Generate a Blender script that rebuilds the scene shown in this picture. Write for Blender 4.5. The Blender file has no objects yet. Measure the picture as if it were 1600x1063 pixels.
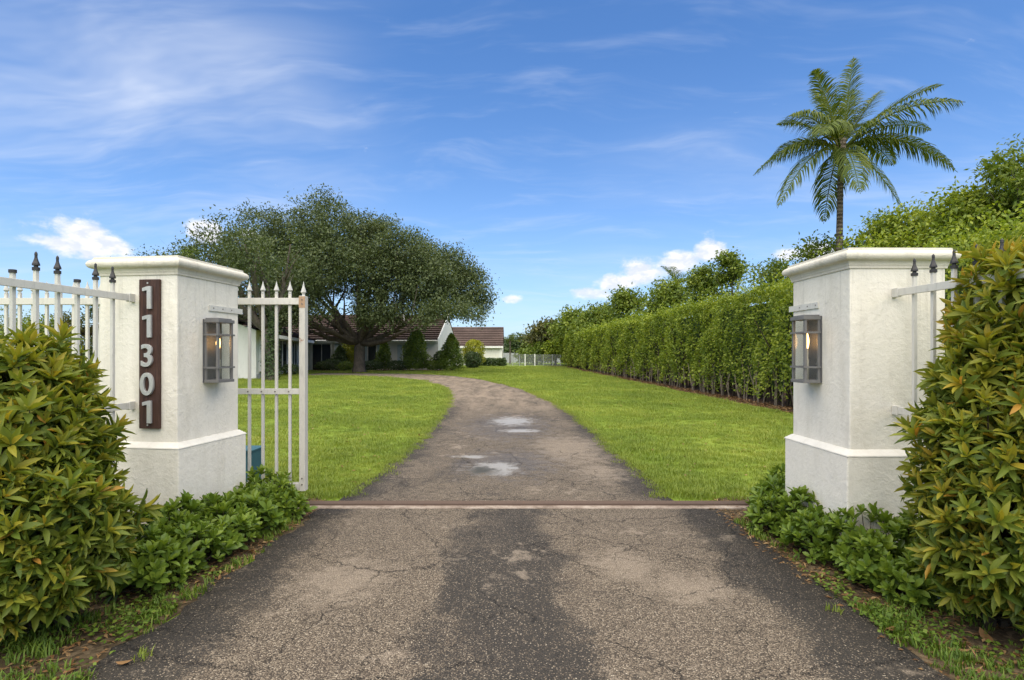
import bpy, bmesh, math, random
import numpy as np
from mathutils import Vector, Matrix

R = math.radians
PI = math.pi
sc = bpy.context.scene
COL = sc.collection

# ------------------------------------------------------------------ camera
CAM_H = 1.6
cam_d = bpy.data.cameras.new('camera')
cam = bpy.data.objects.new('camera', cam_d)
COL.objects.link(cam)
cam.location = (0, 0, CAM_H)
cam.rotation_euler = (R(90), 0, 0)
cam_d.sensor_width = 36
cam_d.lens = 20
cam_d.shift_y = 21.5 / 1600
cam_d.clip_start = 0.05
cam_d.clip_end = 6000
sc.camera = cam

# ------------------------------------------------------------------ view
sc.view_settings.view_transform = 'Standard'
sc.view_settings.look = 'None'
sc.view_settings.gamma = 1
sc.view_settings.exposure = 0.85
sc.view_settings.use_curve_mapping = False
sc.cycles.max_bounces = 6
sc.cycles.diffuse_bounces = 3
sc.cycles.glossy_bounces = 2
sc.cycles.transmission_bounces = 3
sc.cycles.transparent_max_bounces = 8

# ------------------------------------------------------------------ node helpers
class NT:
    def __init__(self, nt):
        self.nt = nt
    def n(self, typ, **kw):
        nd = self.nt.nodes.new(typ)
        for k, v in kw.items():
            setattr(nd, k, v)
        return nd
    def put(self, sock, v):
        if isinstance(v, bpy.types.NodeSocket):
            self.nt.links.new(v, sock)
        elif v is not None:
            if sock.type == 'RGBA' and len(v) == 3:
                v = (*v, 1)
            sock.default_value = v
    def math(self, op, a, b=None, c=None, clamp=False):
        nd = self.n('ShaderNodeMath', operation=op)
        nd.use_clamp = clamp
        self.put(nd.inputs[0], a)
        if b is not None: self.put(nd.inputs[1], b)
        if c is not None: self.put(nd.inputs[2], c)
        return nd.outputs[0]
    def vmath(self, op, a, b=None):
        nd = self.n('ShaderNodeVectorMath', operation=op)
        self.put(nd.inputs[0], a)
        if b is not None: self.put(nd.inputs[1], b)
        return nd.outputs[0]
    def noise(self, vec, scale, detail=3, rough=.55, dist=0, out='Fac', lac=2.0):
        nd = self.n('ShaderNodeTexNoise')
        if vec is not None: self.put(nd.inputs['Vector'], vec)
        nd.inputs['Scale'].default_value = scale
        nd.inputs['Detail'].default_value = detail
        nd.inputs['Roughness'].default_value = rough
        nd.inputs['Lacunarity'].default_value = lac
        nd.inputs['Distortion'].default_value = dist
        return nd.outputs[out]
    def voro(self, vec, scale, feature='F1', out='Distance', rnd=1.0):
        nd = self.n('ShaderNodeTexVoronoi', feature=feature)
        if vec is not None: self.put(nd.inputs['Vector'], vec)
        nd.inputs['Scale'].default_value = scale
        nd.inputs['Randomness'].default_value = rnd
        return nd.outputs[out]
    def ramp(self, fac, stops, interp='LINEAR'):
        nd = self.n('ShaderNodeValToRGB')
        cr = nd.color_ramp
        cr.interpolation = interp
        while len(cr.elements) < len(stops): cr.elements.new(.5)
        for e, (p, c) in zip(cr.elements, stops):
            e.position = p
            e.color = (*c, 1) if isinstance(c, (tuple, list)) else (c, c, c, 1)
        self.put(nd.inputs[0], fac)
        return nd.outputs[0]
    def smooth(self, v, a, b):
        nd = self.n('ShaderNodeMapRange', interpolation_type='SMOOTHSTEP')
        self.put(nd.inputs[0], v)
        self.put(nd.inputs[1], a); self.put(nd.inputs[2], b)
        return nd.outputs[0]
    def mix(self, fac, a, b, blend='MIX'):
        nd = self.n('ShaderNodeMix', data_type='RGBA', blend_type=blend)
        self.put(nd.inputs[0], fac); self.put(nd.inputs[6], a); self.put(nd.inputs[7], b)
        return nd.outputs[2]
    def xyz(self, v):
        nd = self.n('ShaderNodeSeparateXYZ'); self.put(nd.inputs[0], v)
        return nd.outputs
    def comb(self, x, y, z):
        nd = self.n('ShaderNodeCombineXYZ')
        for i, v in enumerate((x, y, z)): self.put(nd.inputs[i], v)
        return nd.outputs[0]
    def mapping(self, v, scale=(1, 1, 1), loc=(0, 0, 0), rot=(0, 0, 0)):
        nd = self.n('ShaderNodeMapping')
        self.put(nd.inputs[0], v)
        nd.inputs['Scale'].default_value = scale
        nd.inputs['Location'].default_value = loc
        nd.inputs['Rotation'].default_value = rot
        return nd.outputs[0]
    def bump(self, h, strength=1, dist=.01, normal=None):
        nd = self.n('ShaderNodeBump')
        nd.inputs['Strength'].default_value = strength
        nd.inputs['Distance'].default_value = dist
        self.put(nd.inputs['Height'], h)
        if normal is not None: self.put(nd.inputs['Normal'], normal)
        return nd.outputs[0]

def new_mat(name):
    m = bpy.data.materials.new(name)
    m.use_nodes = True
    m.node_tree.nodes.clear()
    t = NT(m.node_tree)
    out = t.n('ShaderNodeOutputMaterial')
    return m, t, out

def principled(t, out, color=None, rough=.6, spec=.4, metal=0, normal=None):
    p = t.n('ShaderNodeBsdfPrincipled')
    t.put(p.inputs['Base Color'], color)
    t.put(p.inputs['Roughness'], rough)
    t.put(p.inputs['Specular IOR Level'], spec)
    t.put(p.inputs['Metallic'], metal)
    if normal is not None: t.put(p.inputs['Normal'], normal)
    if out is not None: t.nt.links.new(p.outputs[0], out.inputs[0])
    return p

# ------------------------------------------------------------------ world, sun
SUN_EL, SUN_AZ = R(66), R(-176)         # sun high behind the camera, well spread by thin cloud
world = bpy.data.worlds.new('World')
sc.world = world
world.use_nodes = True
world.node_tree.nodes.clear()
t = NT(world.node_tree)
wo = t.n('ShaderNodeOutputWorld')
bg = t.n('ShaderNodeBackground')
t.nt.links.new(bg.outputs[0], wo.inputs[0])
sky = t.n('ShaderNodeTexSky', sky_type='NISHITA')
sky.sun_disc = False
sky.sun_elevation = SUN_EL
sky.sun_rotation = SUN_AZ
sky.altitude = 0
sky.air_density = 1.0
sky.dust_density = .6
sky.ozone_density = 2.2
gen = t.n('ShaderNodeTexCoord').outputs['Generated']
sx, sy, sz = t.xyz(gen)[0:3]
az = t.math('ARCTAN2', sx, sy)
el = t.math('ARCSINE', sz)
# high thin cirrus veil, all over the sky
den = t.math('ADD', t.math('MAXIMUM', sz, 0.0), .16)
cu = t.math('DIVIDE', sx, den); cv = t.math('DIVIDE', sy, den)
cvec = t.comb(cu, cv, 0)
warp = t.noise(cvec, .9, 3, .5, out='Color')
cvec2 = t.vmath('ADD', cvec, t.vmath('MULTIPLY', warp, (.8, .8, 0)))
m1 = t.mapping(cvec2, scale=(.42, 1.15, 1), loc=(2.15, .7, 0), rot=(0, 0, R(24)))
c1 = t.noise(m1, 1.25, 5, .62)
m2 = t.mapping(cvec2, scale=(.9, 2.8, 1), loc=(5.2, 1.3, 0), rot=(0, 0, R(-16)))
c2 = t.noise(m2, 2.4, 4, .6)
big = t.noise(t.mapping(cvec, loc=(7.3, 2.2, 0)), .38, 2, .5)
cir = t.math('MULTIPLY', t.smooth(c1, .38, .88), t.smooth(big, .36, .66))
cir = t.math('ADD', cir, t.math('MULTIPLY', t.smooth(c2, .46, .86), .26))
cir = t.math('MULTIPLY', cir, .82, clamp=True)
# cumulus heads low over the horizon, in front and all the way round
def pix_dir(x, y):
    v = Vector(((x - 800) / 889, 1, (553 - y) / 889)).normalized()
    return math.atan2(v.x, v.y), math.asin(v.z)
blobs = [(125, 368, 40, 28), (92, 380, 36, 17), (165, 382, 32, 16), (320, 360, 30, 15), (385, 366, 26, 10),
         (800, 468, 20, 9), (1108, 396, 30, 20), (1065, 410, 42, 22), (1010, 426, 44, 20),
         (960, 442, 46, 18), (925, 460, 38, 13), (1235, 398, 26, 12), (1275, 392, 28, 14)]
cl = [(*pix_dir(x, y), w / 889, h / 889) for x, y, w, h in blobs]
rs = random.Random(5)
for k in range(8):
    a = .95 + k * (2 * PI - 1.9) / 7
    cl.append((a if a < PI else a - 2 * PI, R(rs.uniform(6, 11)), rs.uniform(.05, .1), rs.uniform(.02, .035)))
gsum = None
for (a, e, wa, we) in cl:
    da = t.math('DIVIDE', t.math('SUBTRACT', az, a), wa)
    de = t.math('DIVIDE', t.math('SUBTRACT', el, e), we)
    q = t.math('ADD', t.math('MULTIPLY', da, da), t.math('MULTIPLY', de, de))
    g = t.math('EXPONENT', t.math('MULTIPLY', q, -1.0))
    gsum = g if gsum is None else t.math('MAXIMUM', gsum, g)
cn = t.noise(t.comb(az, t.math('MULTIPLY', el, 1.5), 0), 17, 5, .62)
cn2 = t.noise(t.comb(az, t.math('MULTIPLY', el, 1.6), 3.1), 42, 3, .6)
cum = t.smooth(t.math('ADD', gsum, t.math('MULTIPLY', t.math('SUBTRACT', cn, .5), 1.9)), .34, .86)
hz = t.smooth(el, R(1.0), R(7.5))
cum = t.math('MULTIPLY', cum, t.math('ADD', t.math('MULTIPLY', hz, .8), .12))
skyc = t.mix(1.0, sky.outputs[0], (.53, .87, 1.23), 'MULTIPLY')
haze_f = t.math('MULTIPLY', t.math('EXPONENT', t.math('MULTIPLY', t.math('MAXIMUM', el, 0.0), -1 / R(8))), .62)
skyc = t.mix(haze_f, skyc, (5.5, 6.1, 7.3))
CLOUD = 6.8
cirr_col = (CLOUD * .84, CLOUD * .90, CLOUD * 1.02)
skyc = t.mix(cir, skyc, cirr_col)
cum_col = t.mix(t.smooth(cn2, .35, .68), (CLOUD * .80, CLOUD * .84, CLOUD * .96), (CLOUD * 1.12, CLOUD * 1.08, CLOUD * 1.06))
skyc = t.mix(cum, skyc, cum_col)
t.put(bg.inputs[0], skyc)
bg.inputs[1].default_value = 0.088
world.cycles.sampling_method = 'MANUAL'
world.cycles.sample_map_resolution = 256

sun_d = bpy.data.lights.new('sun', 'SUN')
sun_d.energy = 3.8
sun_d.angle = R(105)
sun_d.color = (1.0, .885, .67)
sun = bpy.data.objects.new('sun', sun_d)
COL.objects.link(sun)
sdir = Vector((math.sin(SUN_AZ) * math.cos(SUN_EL), math.cos(SUN_AZ) * math.cos(SUN_EL), math.sin(SUN_EL)))
sun.rotation_euler = sdir.to_track_quat('Z', 'Y').to_euler()
sun.location = sdir * 60

# ------------------------------------------------------------------ tagging and mesh helpers
def tag(o, label=None, cat=None, group=None, kind=None):
    if label: o['label'] = label
    if cat: o['category'] = cat
    if group: o['group'] = group
    if kind: o['kind'] = kind
    return o

def link(name, me, parent=None, loc=(0, 0, 0), rot=(0, 0, 0)):
    o = bpy.data.objects.new(name, me)
    COL.objects.link(o)
    o.location = loc
    o.rotation_euler = rot
    if parent is not None: o.parent = parent
    return o

def thing(name, label, cat, loc=(0, 0, 0), rotz=0, group=None):
    o = link(name, None, None, loc, (0, 0, rotz))
    o.empty_display_size = .1
    return tag(o, label, cat, group)

class MB:
    """collects shapes into one mesh"""
    def __init__(self):
        self.v = []; self.f = []
    def add(self, vs, fs):
        o = len(self.v)
        self.v += [tuple(p) for p in vs]
        self.f += [tuple(i + o for i in f) for f in fs]
        return self
    def box(self, x0, x1, y0, y1, z0, z1, bev=0):
        if bev:
            bm = bmesh.new()
            bmesh.ops.create_cube(bm, size=1)
            for v in bm.verts:
                v.co = ((x0 + x1) / 2 + v.co.x * (x1 - x0), (y0 + y1) / 2 + v.co.y * (y1 - y0), (z0 + z1) / 2 + v.co.z * (z1 - z0))
            bmesh.ops.bevel(bm, geom=bm.edges[:], offset=bev, segments=2, affect='EDGES', profile=.6)
            bm.verts.index_update()
            self.add([v.co[:] for v in bm.verts], [[v.index for v in f.verts] for f in bm.faces])
            bm.free()
            return self
        return self.add([(x0, y0, z0), (x1, y0, z0), (x1, y1, z0), (x0, y1, z0), (x0, y0, z1), (x1, y0, z1), (x1, y1, z1), (x0, y1, z1)],
                        [(0, 3, 2, 1), (4, 5, 6, 7), (0, 1, 5, 4), (1, 2, 6, 5), (2, 3, 7, 6), (3, 0, 4, 7)])
    def tube(self, pts, rad, seg=6, cap=True):
        pts = [Vector(p) for p in pts]
        if not hasattr(rad, '__len__'): rad = [rad] * len(pts)
        vs, fs = [], []
        up = Vector((.31, .17, .93))
        for i, p in enumerate(pts):
            d = (pts[min(i + 1, len(pts) - 1)] - pts[max(i - 1, 0)])
            if d.length < 1e-9: d = Vector((0, 0, 1))
            d.normalize()
            a = d.cross(up)
            if a.length < .05: a = d.cross(Vector((1, 0, 0)))
            a.normalize(); b = d.cross(a)
            for k in range(seg):
                th = 2 * PI * k / seg
                vs.append(p + (a * math.cos(th) + b * math.sin(th)) * rad[i])
        for i in range(len(pts) - 1):
            for k in range(seg):
                k2 = (k + 1) % seg
                fs.append((i * seg + k, i * seg + k2, (i + 1) * seg + k2, (i + 1) * seg + k))
        if cap:
            fs.append(tuple(range(seg))[::-1]); fs.append(tuple((len(pts) - 1) * seg + k for k in range(seg)))
        return self.add(vs, fs)
    def lathe(self, prof, seg=8, c=(0, 0, 0), rot=0):
        vs, fs = [], []
        for r, z in prof:
            for k in range(seg):
                th = 2 * PI * k / seg + rot
                vs.append((c[0] + r * math.cos(th), c[1] + r * math.sin(th), c[2] + z))
        for i in range(len(prof) - 1):
            for k in range(seg):
                k2 = (k + 1) % seg
                fs.append((i * seg + k, i * seg + k2, (i + 1) * seg + k2, (i + 1) * seg + k))
        fs.append(tuple(range(seg))[::-1]); fs.append(tuple((len(prof) - 1) * seg + k for k in range(seg)))
        return self.add(vs, fs)
    def sweep_rect(self, hx, hy, prof):
        """profile (offset, z) swept round a rectangle with mitred corners"""
        vs, fs = [], []
        for o, z in prof:
            vs += [(-hx - o, -hy - o, z), (hx + o, -hy - o, z), (hx + o, hy + o, z), (-hx - o, hy + o, z)]
        for i in range(len(prof) - 1):
            for k in range(4):
                k2 = (k + 1) % 4
                fs.append((i * 4 + k, i * 4 + k2, (i + 1) * 4 + k2, (i + 1) * 4 + k))
        n = len(prof) - 1
        fs.append((n * 4, n * 4 + 1, n * 4 + 2, n * 4 + 3)); fs.append((3, 2, 1, 0))
        return self.add(vs, fs)
    def mesh(self, name, mat, smooth=False):
        me = bpy.data.meshes.new(name)
        me.from_pydata(self.v, [], self.f)
        me.materials.append(mat)
        if smooth: me.polygons.foreach_set('use_smooth', [True] * len(me.polygons))
        me.update()
        return me
    def build(self, name, mat, parent=None, smooth=False, loc=(0, 0, 0), rot=(0, 0, 0)):
        return link(name, self.mesh(name, mat, smooth), parent, loc, rot)

def np_mesh(name, V, F, mat, attrs=None, smooth=False):
    """V (N,3), F (M,k) arrays"""
    me = bpy.data.meshes.new(name)
    V = np.asarray(V, dtype=np.float32); F = np.asarray(F, dtype=np.int32)
    me.vertices.add(len(V)); me.vertices.foreach_set('co', V.ravel())
    k = F.shape[1]
    me.loops.add(F.size); me.loops.foreach_set('vertex_index', F.ravel())
    me.polygons.add(len(F))
    me.polygons.foreach_set('loop_start', np.arange(0, F.size, k, dtype=np.int32))
    if smooth: me.polygons.foreach_set('use_smooth', np.ones(len(F), dtype=bool))
    me.materials.append(mat)
    for an, av in (attrs or {}).items():
        a = me.attributes.new(an, 'FLOAT', 'POINT')
        a.data.foreach_set('value', np.asarray(av, dtype=np.float32))
    me.update(calc_edges=True)
    me.validate()
    return me

def unit(a):
    return a / np.maximum(np.linalg.norm(a, axis=-1, keepdims=True), 1e-9)

# leaf templates: x along the leaf, y across, z normal
T_SMALL = (np.array([(0, 0, 0), (.5, -.5, .07), (1, 0, -.08), (.5, .5, .07)]), np.array([(0, 1, 2, 3)]))
def leaf_template(ws, curl=.25, fold=.18, ss=(0, .16, .36, .58, .8, 1)):
    V, F = [], []
    for s, w in zip(ss, ws):
        z = -curl * s * s
        V += [(s, -w, z + fold * w), (s, 0, z), (s, w, z + fold * w)]
    n = len(ss)
    for i in range(n - 1):
        a = i * 3
        F += [(a, a + 3, a + 4, a + 1), (a + 1, a + 4, a + 5, a + 2)]
    return np.array(V), np.array(F)

def leaf_mesh(name, tmpl, P, A, N, L, W, mat, extra=None):
    """place a leaf template at P (n,3), axis A, normal N, length L, width W"""
    TV, TF = tmpl
    A = unit(A); S = unit(np.cross(N, A)); N2 = np.cross(A, S)
    V = (P[:, None, :] + A[:, None, :] * (TV[None, :, 0:1] * L[:, None, None])
         + S[:, None, :] * (TV[None, :, 1:2] * W[:, None, None])
         + N2[:, None, :] * (TV[None, :, 2:3] * L[:, None, None]))
    n, k = V.shape[0], V.shape[1]
    F = (TF[None] + (np.arange(n) * k)[:, None, None]).reshape(-1, TF.shape[1])
    at = {a: np.repeat(v, k) for a, v in (extra or {}).items()}
    return np_mesh(name, V.reshape(-1, 3), F, mat, at)

def rand_dirs(rng, n):
    return unit(rng.normal(size=(n, 3)))

# ------------------------------------------------------------------ materials
def leaf_mat(name, stops, transl=.28, rough=.42, spec=.35, use_age=False, tcol=(1.25, 1.25, .55)):
    m, t, out = new_mat(name)
    g = t.n('ShaderNodeNewGeometry')
    oi = t.n('ShaderNodeObjectInfo')
    r = t.math('FRACT', t.math('ADD', g.outputs['Random Per Island'], oi.outputs['Random']))
    if use_age:
        at = t.n('ShaderNodeAttribute', attribute_name='age')
        r = t.math('ADD', t.math('MULTIPLY', r, .34), t.math('MULTIPLY', at.outputs['Fac'], .72), clamp=True)
    else:
        ln = t.noise(g.outputs['Position'], .55, 2, .5)
        r = t.math('ADD', t.math('MULTIPLY', r, .72), t.math('MULTIPLY', t.math('SUBTRACT', ln, .3), .7), clamp=True)
    c = t.ramp(r, stops)
    p = principled(t, None, c, rough, spec)
    tr = t.n('ShaderNodeBsdfTranslucent')
    t.put(tr.inputs[0], t.mix(1, c, tcol, 'MULTIPLY'))
    mx = t.n('ShaderNodeMixShader'); mx.inputs[0].default_value = transl
    t.nt.links.new(p.outputs[0], mx.inputs[1]); t.nt.links.new(tr.outputs[0], mx.inputs[2])
    t.nt.links.new(mx.outputs[0], out.inputs[0])
    return m

M = {}
M['oak_leaf'] = leaf_mat('oak_leaf', [(0, (.046, .066, .028)), (.5, (.088, .118, .048)), (1, (.155, .185, .075))], .25, .5, .25)
M['hedge_leaf'] = leaf_mat('hedge_leaf', [(0, (.075, .115, .016)), (.45, (.185, .25, .03)), (1, (.39, .43, .06))], .36, .48, .25)
M['tree_leaf'] = leaf_mat('tree_leaf', [(0, (.065, .105, .018)), (.5, (.14, .195, .03)), (1, (.28, .32, .05))], .3, .48, .25)
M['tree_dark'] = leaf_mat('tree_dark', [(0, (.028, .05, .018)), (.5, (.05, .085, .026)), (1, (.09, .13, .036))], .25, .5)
M['tree_bronze'] = leaf_mat('tree_bronze', [(0, (.05, .065, .022)), (.5, (.10, .11, .032)), (1, (.18, .155, .05))], .25, .5)
M['cone_leaf'] = leaf_mat('cone_leaf', [(0, (.07, .115, .02)), (.5, (.135, .20, .03)), (1, (.24, .30, .046))], .3, .42)
M['yellow_leaf'] = leaf_mat('yellow_leaf', [(0, (.12, .16, .02)), (.5, (.30, .32, .03)), (1, (.50, .46, .04))], .3, .45)
M['bush_leaf'] = leaf_mat('bush_leaf', [(0, (.06, .10, .02)), (.25, (.105, .155, .024)), (.5, (.205, .235, .03)), (.75, (.36, .30, .035)), (1, (.48, .24, .045))], .34, .46, .25, True)
M['low_leaf'] = leaf_mat('low_leaf', [(0, (.065, .11, .018)), (.4, (.12, .19, .026)), (.8, (.22, .29, .036)), (1, (.36, .38, .045))], .3, .4, .3, True)
M['palm_leaf'] = leaf_mat('palm_leaf', [(0, (.05, .08, .014)), (.6, (.10, .14, .02)), (.88, (.18, .20, .035)), (1, (.27, .22, .06))], .32, .55, .2)
M['dry_leaf'] = leaf_mat('dry_leaf', [(0, (.11, .055, .025)), (.5, (.22, .12, .05)), (1, (.34, .24, .12))], .12, .6, .2)

def grass_mat():
    m, t, out = new_mat('grass_blade')
    g = t.n('ShaderNodeNewGeometry')
    n1 = t.noise(g.outputs['Position'], .35, 3, .6)
    n2 = t.noise(g.outputs['Position'], 2.6, 3, .6)
    r = t.math('ADD', t.math('MULTIPLY', n1, .6), t.math('MULTIPLY', n2, .4))
    r = t.math('ADD', t.math('MULTIPLY', t.math('SUBTRACT', r, .5), 2.9), .5)
    r = t.math('ADD', t.math('MULTIPLY', r, .7), t.math('MULTIPLY', g.outputs['Random Per Island'], .35), clamp=True)
    c = t.ramp(r, [(0, (.108, .165, .026)), (.45, (.198, .26, .04)), (.8, (.305, .35, .062)), (1, (.42, .40, .12))])
    p = principled(t, None, c, .5, .3)
    tr = t.n('ShaderNodeBsdfTranslucent'); t.put(tr.inputs[0], t.mix(1, c, (1.3, 1.25, .6), 'MULTIPLY'))
    mx = t.n('ShaderNodeMixShader'); mx.inputs[0].default_value = .35
    t.nt.links.new(p.outputs[0], mx.inputs[1]); t.nt.links.new(tr.outputs[0], mx.inputs[2])
    t.nt.links.new(mx.outputs[0], out.inputs[0])
    return m
M['grass'] = grass_mat()

def lawn_mat():
    m, t, out = new_mat('lawn_ground')
    P = t.n('ShaderNodeNewGeometry').outputs['Position']
    n1 = t.noise(P, .35, 3, .6); n2 = t.noise(P, 2.6, 3, .6); n3 = t.noise(P, 28, 3, .7)
    r = t.math('ADD', t.math('MULTIPLY', n1, .55), t.math('MULTIPLY', n2, .3))
    r = t.math('ADD', r, t.math('MULTIPLY', n3, .35))
    c = t.ramp(r, [(.38, (.085, .14, .02)), (.58, (.155, .22, .028)), (.75, (.24, .29, .046)), (.9, (.31, .30, .09))])
    principled(t, out, c, .9, .1, normal=t.bump(n3, .7, .03))
    return m
M['lawn'] = lawn_mat()
M['weed'] = leaf_mat('verge_weed', [(0, (.06, .11, .015)), (.5, (.11, .18, .022)), (.85, (.19, .25, .035)), (1, (.30, .25, .09))], .3, .5, .25)

def soil_mat(name, cols, sc_=14):
    m, t, out = new_mat(name)
    P = t.n('ShaderNodeNewGeometry').outputs['Position']
    n1 = t.noise(P, 1.4, 3, .6); n2 = t.noise(P, sc_, 5, .7); v = t.voro(P, 30, out='Color')
    vv = t.xyz(v)[0]
    r = t.math('ADD', t.math('MULTIPLY', n1, .4), t.math('ADD', t.math('MULTIPLY', n2, .4), t.math('MULTIPLY', vv, .3)))
    c = t.ramp(r, [(.3, cols[0]), (.55, cols[1]), (.8, cols[2])])
    principled(t, out, c, .95, .1, normal=t.bump(t.math('ADD', n2, vv), .8, .02))
    return m
M['soil'] = soil_mat('verge_soil', [(.03, .022, .014), (.075, .055, .032), (.17, .125, .075)])
M['mulch'] = soil_mat('brown_mulch', [(.03, .018, .012), (.085, .05, .032), (.17, .11, .07)])

def asphalt_mat():
    m, t, out = new_mat('worn_asphalt')
    P = t.n('ShaderNodeNewGeometry').outputs['Position']
    x, y, z = t.xyz(P)[0:3]
    wn = t.noise(P, 1.1, 3, .6)
    xw = t.math('ADD', x, t.math('MULTIPLY', t.math('SUBTRACT', wn, .5), .75))
    # exposed aggregate in the wheel tracks, dark sealer in the middle and at the edges
    apron = t.smooth(y, 6.4, 5.6)
    ax = t.math('ABSOLUTE', t.math('ADD', xw, .06))
    tr_ap = t.math('MULTIPLY', t.smooth(ax, .24, .58), t.smooth(ax, 1.84, 1.40))
    axi = t.math('ABSOLUTE', t.math('ADD', xw, .1))
    tr_in = t.smooth(axi, 1.75, 1.2)
    far = t.smooth(y, 13, 20)
    tr_in = t.math('MULTIPLY', t.math('MAXIMUM', tr_in, far), .68)
    trk = t.math('ADD', t.math('MULTIPLY', tr_ap, apron), t.math('MULTIPLY', tr_in, t.math('SUBTRACT', 1, apron)))
    ln = t.noise(P, .9, 5, .65)
    ln2 = t.noise(t.mapping(P, loc=(3, 1, 0)), 3.2, 5, .7)
    W = t.math('ADD', t.math('MULTIPLY', trk, .92), t.math('MULTIPLY', t.math('SUBTRACT', t.math('ADD', ln, t.math('MULTIPLY', ln2, .7)), .85), 1.5), clamp=True)
    # stones
    vs = t.n('ShaderNodeTexVoronoi', feature='F1'); t.put(vs.inputs['Vector'], P); vs.inputs['Scale'].default_value = 118
    vs2 = t.n('ShaderNodeTexVoronoi', feature='F1'); t.put(vs2.inputs['Vector'], t.mapping(P, loc=(.3, .7, .1))); vs2.inputs['Scale'].default_value = 66
    rnd = t.xyz(vs.outputs['Color']); rnd2 = t.xyz(vs2.outputs['Color'])
    st = t.math('SUBTRACT', 1, t.smooth(vs.outputs['Distance'], .36, .62))
    st2 = t.math('MULTIPLY', t.math('SUBTRACT', 1, t.smooth(vs2.outputs['Distance'], .30, .48)), t.smooth(rnd2[1], .45, .6))
    scol = t.ramp(rnd[0], [(0, (.055, .047, .039)), (.32, (.125, .105, .083)), (.70, (.205, .174, .138)), (.94, (.30, .262, .212)), (1, (.48, .44, .37))])
    scol2 = t.ramp(rnd2[0], [(0, (.085, .071, .058)), (.5, (.17, .143, .113)), (1, (.31, .272, .218))])
    bit = t.ramp(t.noise(P, 60, 3, .7), [(.3, (.035, .030, .026)), (.7, (.068, .058, .049))])
    ex = t.mix(st, bit, scol)
    ex = t.mix(st2, ex, scol2)
    seal_n = t.noise(P, 120, 3, .7)
    seal = t.ramp(seal_n, [(.28, (.025, .024, .023)), (.55, (.045, .042, .039)), (.78, (.10, .09, .077))])
    seal = t.mix(t.math('MULTIPLY', t.smooth(rnd[1], .70, .90), st), seal, scol)
    thr = t.math('ADD', t.math('MULTIPLY', t.math('SUBTRACT', rnd[2], .5), .5), W)
    c = t.mix(t.smooth(thr, .12, .66), seal, ex)
    # pale dusty patches
    pn = t.noise(t.mapping(P, loc=(9.2, 4.1, 0)), 1.25, 5, .72)
    pn2 = t.noise(P, 9, 4, .7)
    pm = t.math('MULTIPLY', t.smooth(t.math('ADD', pn, t.math('MULTIPLY', t.math('SUBTRACT', pn2, .5), .25)), .60, .72), .62)
    pnz = t.math('MULTIPLY', t.math('SUBTRACT', t.noise(P, 4.6, 6, .78), .5), 2.6)
    def patch(px, py, rx, ry):
        da = t.math('DIVIDE', t.math('SUBTRACT', x, px), rx); db = t.math('DIVIDE', t.math('SUBTRACT', y, py), ry)
        q = t.math('SQRT', t.math('ADD', t.math('MULTIPLY', da, da), t.math('MULTIPLY', db, db)))
        q = t.math('ADD', q, pnz)
        return t.math('SUBTRACT', 1, t.smooth(q, .35, 1.25))
    for a in ((-1.18, 4.0, .34, .42), (.86, 4.3, .28, .36), (1.2, 3.85, .3, .3), (1.0, 9.6, .7, 1.6), (1.2, 7.6, .4, .6)):
        pm = t.math('MAXIMUM', pm, t.math('MULTIPLY', patch(*a), .5))
    c = t.mix(t.math('MULTIPLY', pm, t.math('ADD', .55, t.math('MULTIPLY', st, .45))), c, (.34, .295, .245))
    # far part of the drive: paler, dry
    c = t.mix(t.math('MULTIPLY', t.math('MULTIPLY', far, t.smooth(t.noise(t.mapping(P, scale=(2.4, .5, 1)), .9, 5, .7), .3, .7)), .8), c, (.30, .25, .20))
    c = t.mix(1.0, c, (1.05, .985, .90), 'MULTIPLY')
    # cracks
    cd = t.vmath('ADD', P, t.vmath('MULTIPLY', t.noise(P, 5.5, 5, .7, out='Color'), (.24, .24, 0)))
    ck = t.voro(cd, .95, 'DISTANCE_TO_EDGE')
    ck2 = t.voro(cd, 3.3, 'DISTANCE_TO_EDGE')
    cm = t.noise(t.mapping(P, loc=(1.7, 8.3, 0)), .8, 3, .6)
    k1 = t.math('MULTIPLY', t.math('SUBTRACT', 1, t.smooth(ck, .0015, .007)), t.smooth(cm, .36, .48))
    k2 = t.math('MULTIPLY', t.math('SUBTRACT', 1, t.smooth(ck2, .003, .013)), t.smooth(cm, .46, .58))
    crack = t.math('MAXIMUM', k1, k2)
    c = t.mix(t.math('MULTIPLY', crack, .8), c, (.018, .016, .014))
    # puddles: low spots holding water
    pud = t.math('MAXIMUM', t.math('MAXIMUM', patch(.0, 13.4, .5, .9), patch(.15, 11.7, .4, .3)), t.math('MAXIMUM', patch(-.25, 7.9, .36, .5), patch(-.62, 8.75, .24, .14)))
    damp = t.math('MAXIMUM', t.math('MAXIMUM', patch(-.1, 12.6, 1.1, 2.6), patch(-.1, 8.3, .85, 1.3)), pud)
    c = t.mix(t.math('MULTIPLY', damp, .3), c, (.075, .066, .058))
    c = t.mix(t.math('MULTIPLY', pud, .7), c, (.36, .335, .29))  # whitish sky reflection painted into the puddle colour
    rough = t.math('SUBTRACT', .85, t.math('MULTIPLY', damp, .34))
    rough = t.mix(pud, rough, (.42, .42, .42))
    core = patch(-.38, 7.75, .22, .3)
    c = t.mix(core, c, (.045, .042, .03))  # dark tree reflection painted as colour in the nearer puddle
    rough = t.mix(core, rough, (.7, .7, .7))
    h = t.math('ADD', t.math('MULTIPLY', st, .5), t.math('MULTIPLY', st2, .5))
    h = t.math('SUBTRACT', h, t.math('MULTIPLY', crack, 1.6))
    bn = t.n('ShaderNodeBump'); bn.inputs['Distance'].default_value = .006
    t.put(bn.inputs['Height'], h); t.put(bn.inputs['Strength'], t.math('MULTIPLY', t.math('SUBTRACT', 1, pud), .9))
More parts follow.
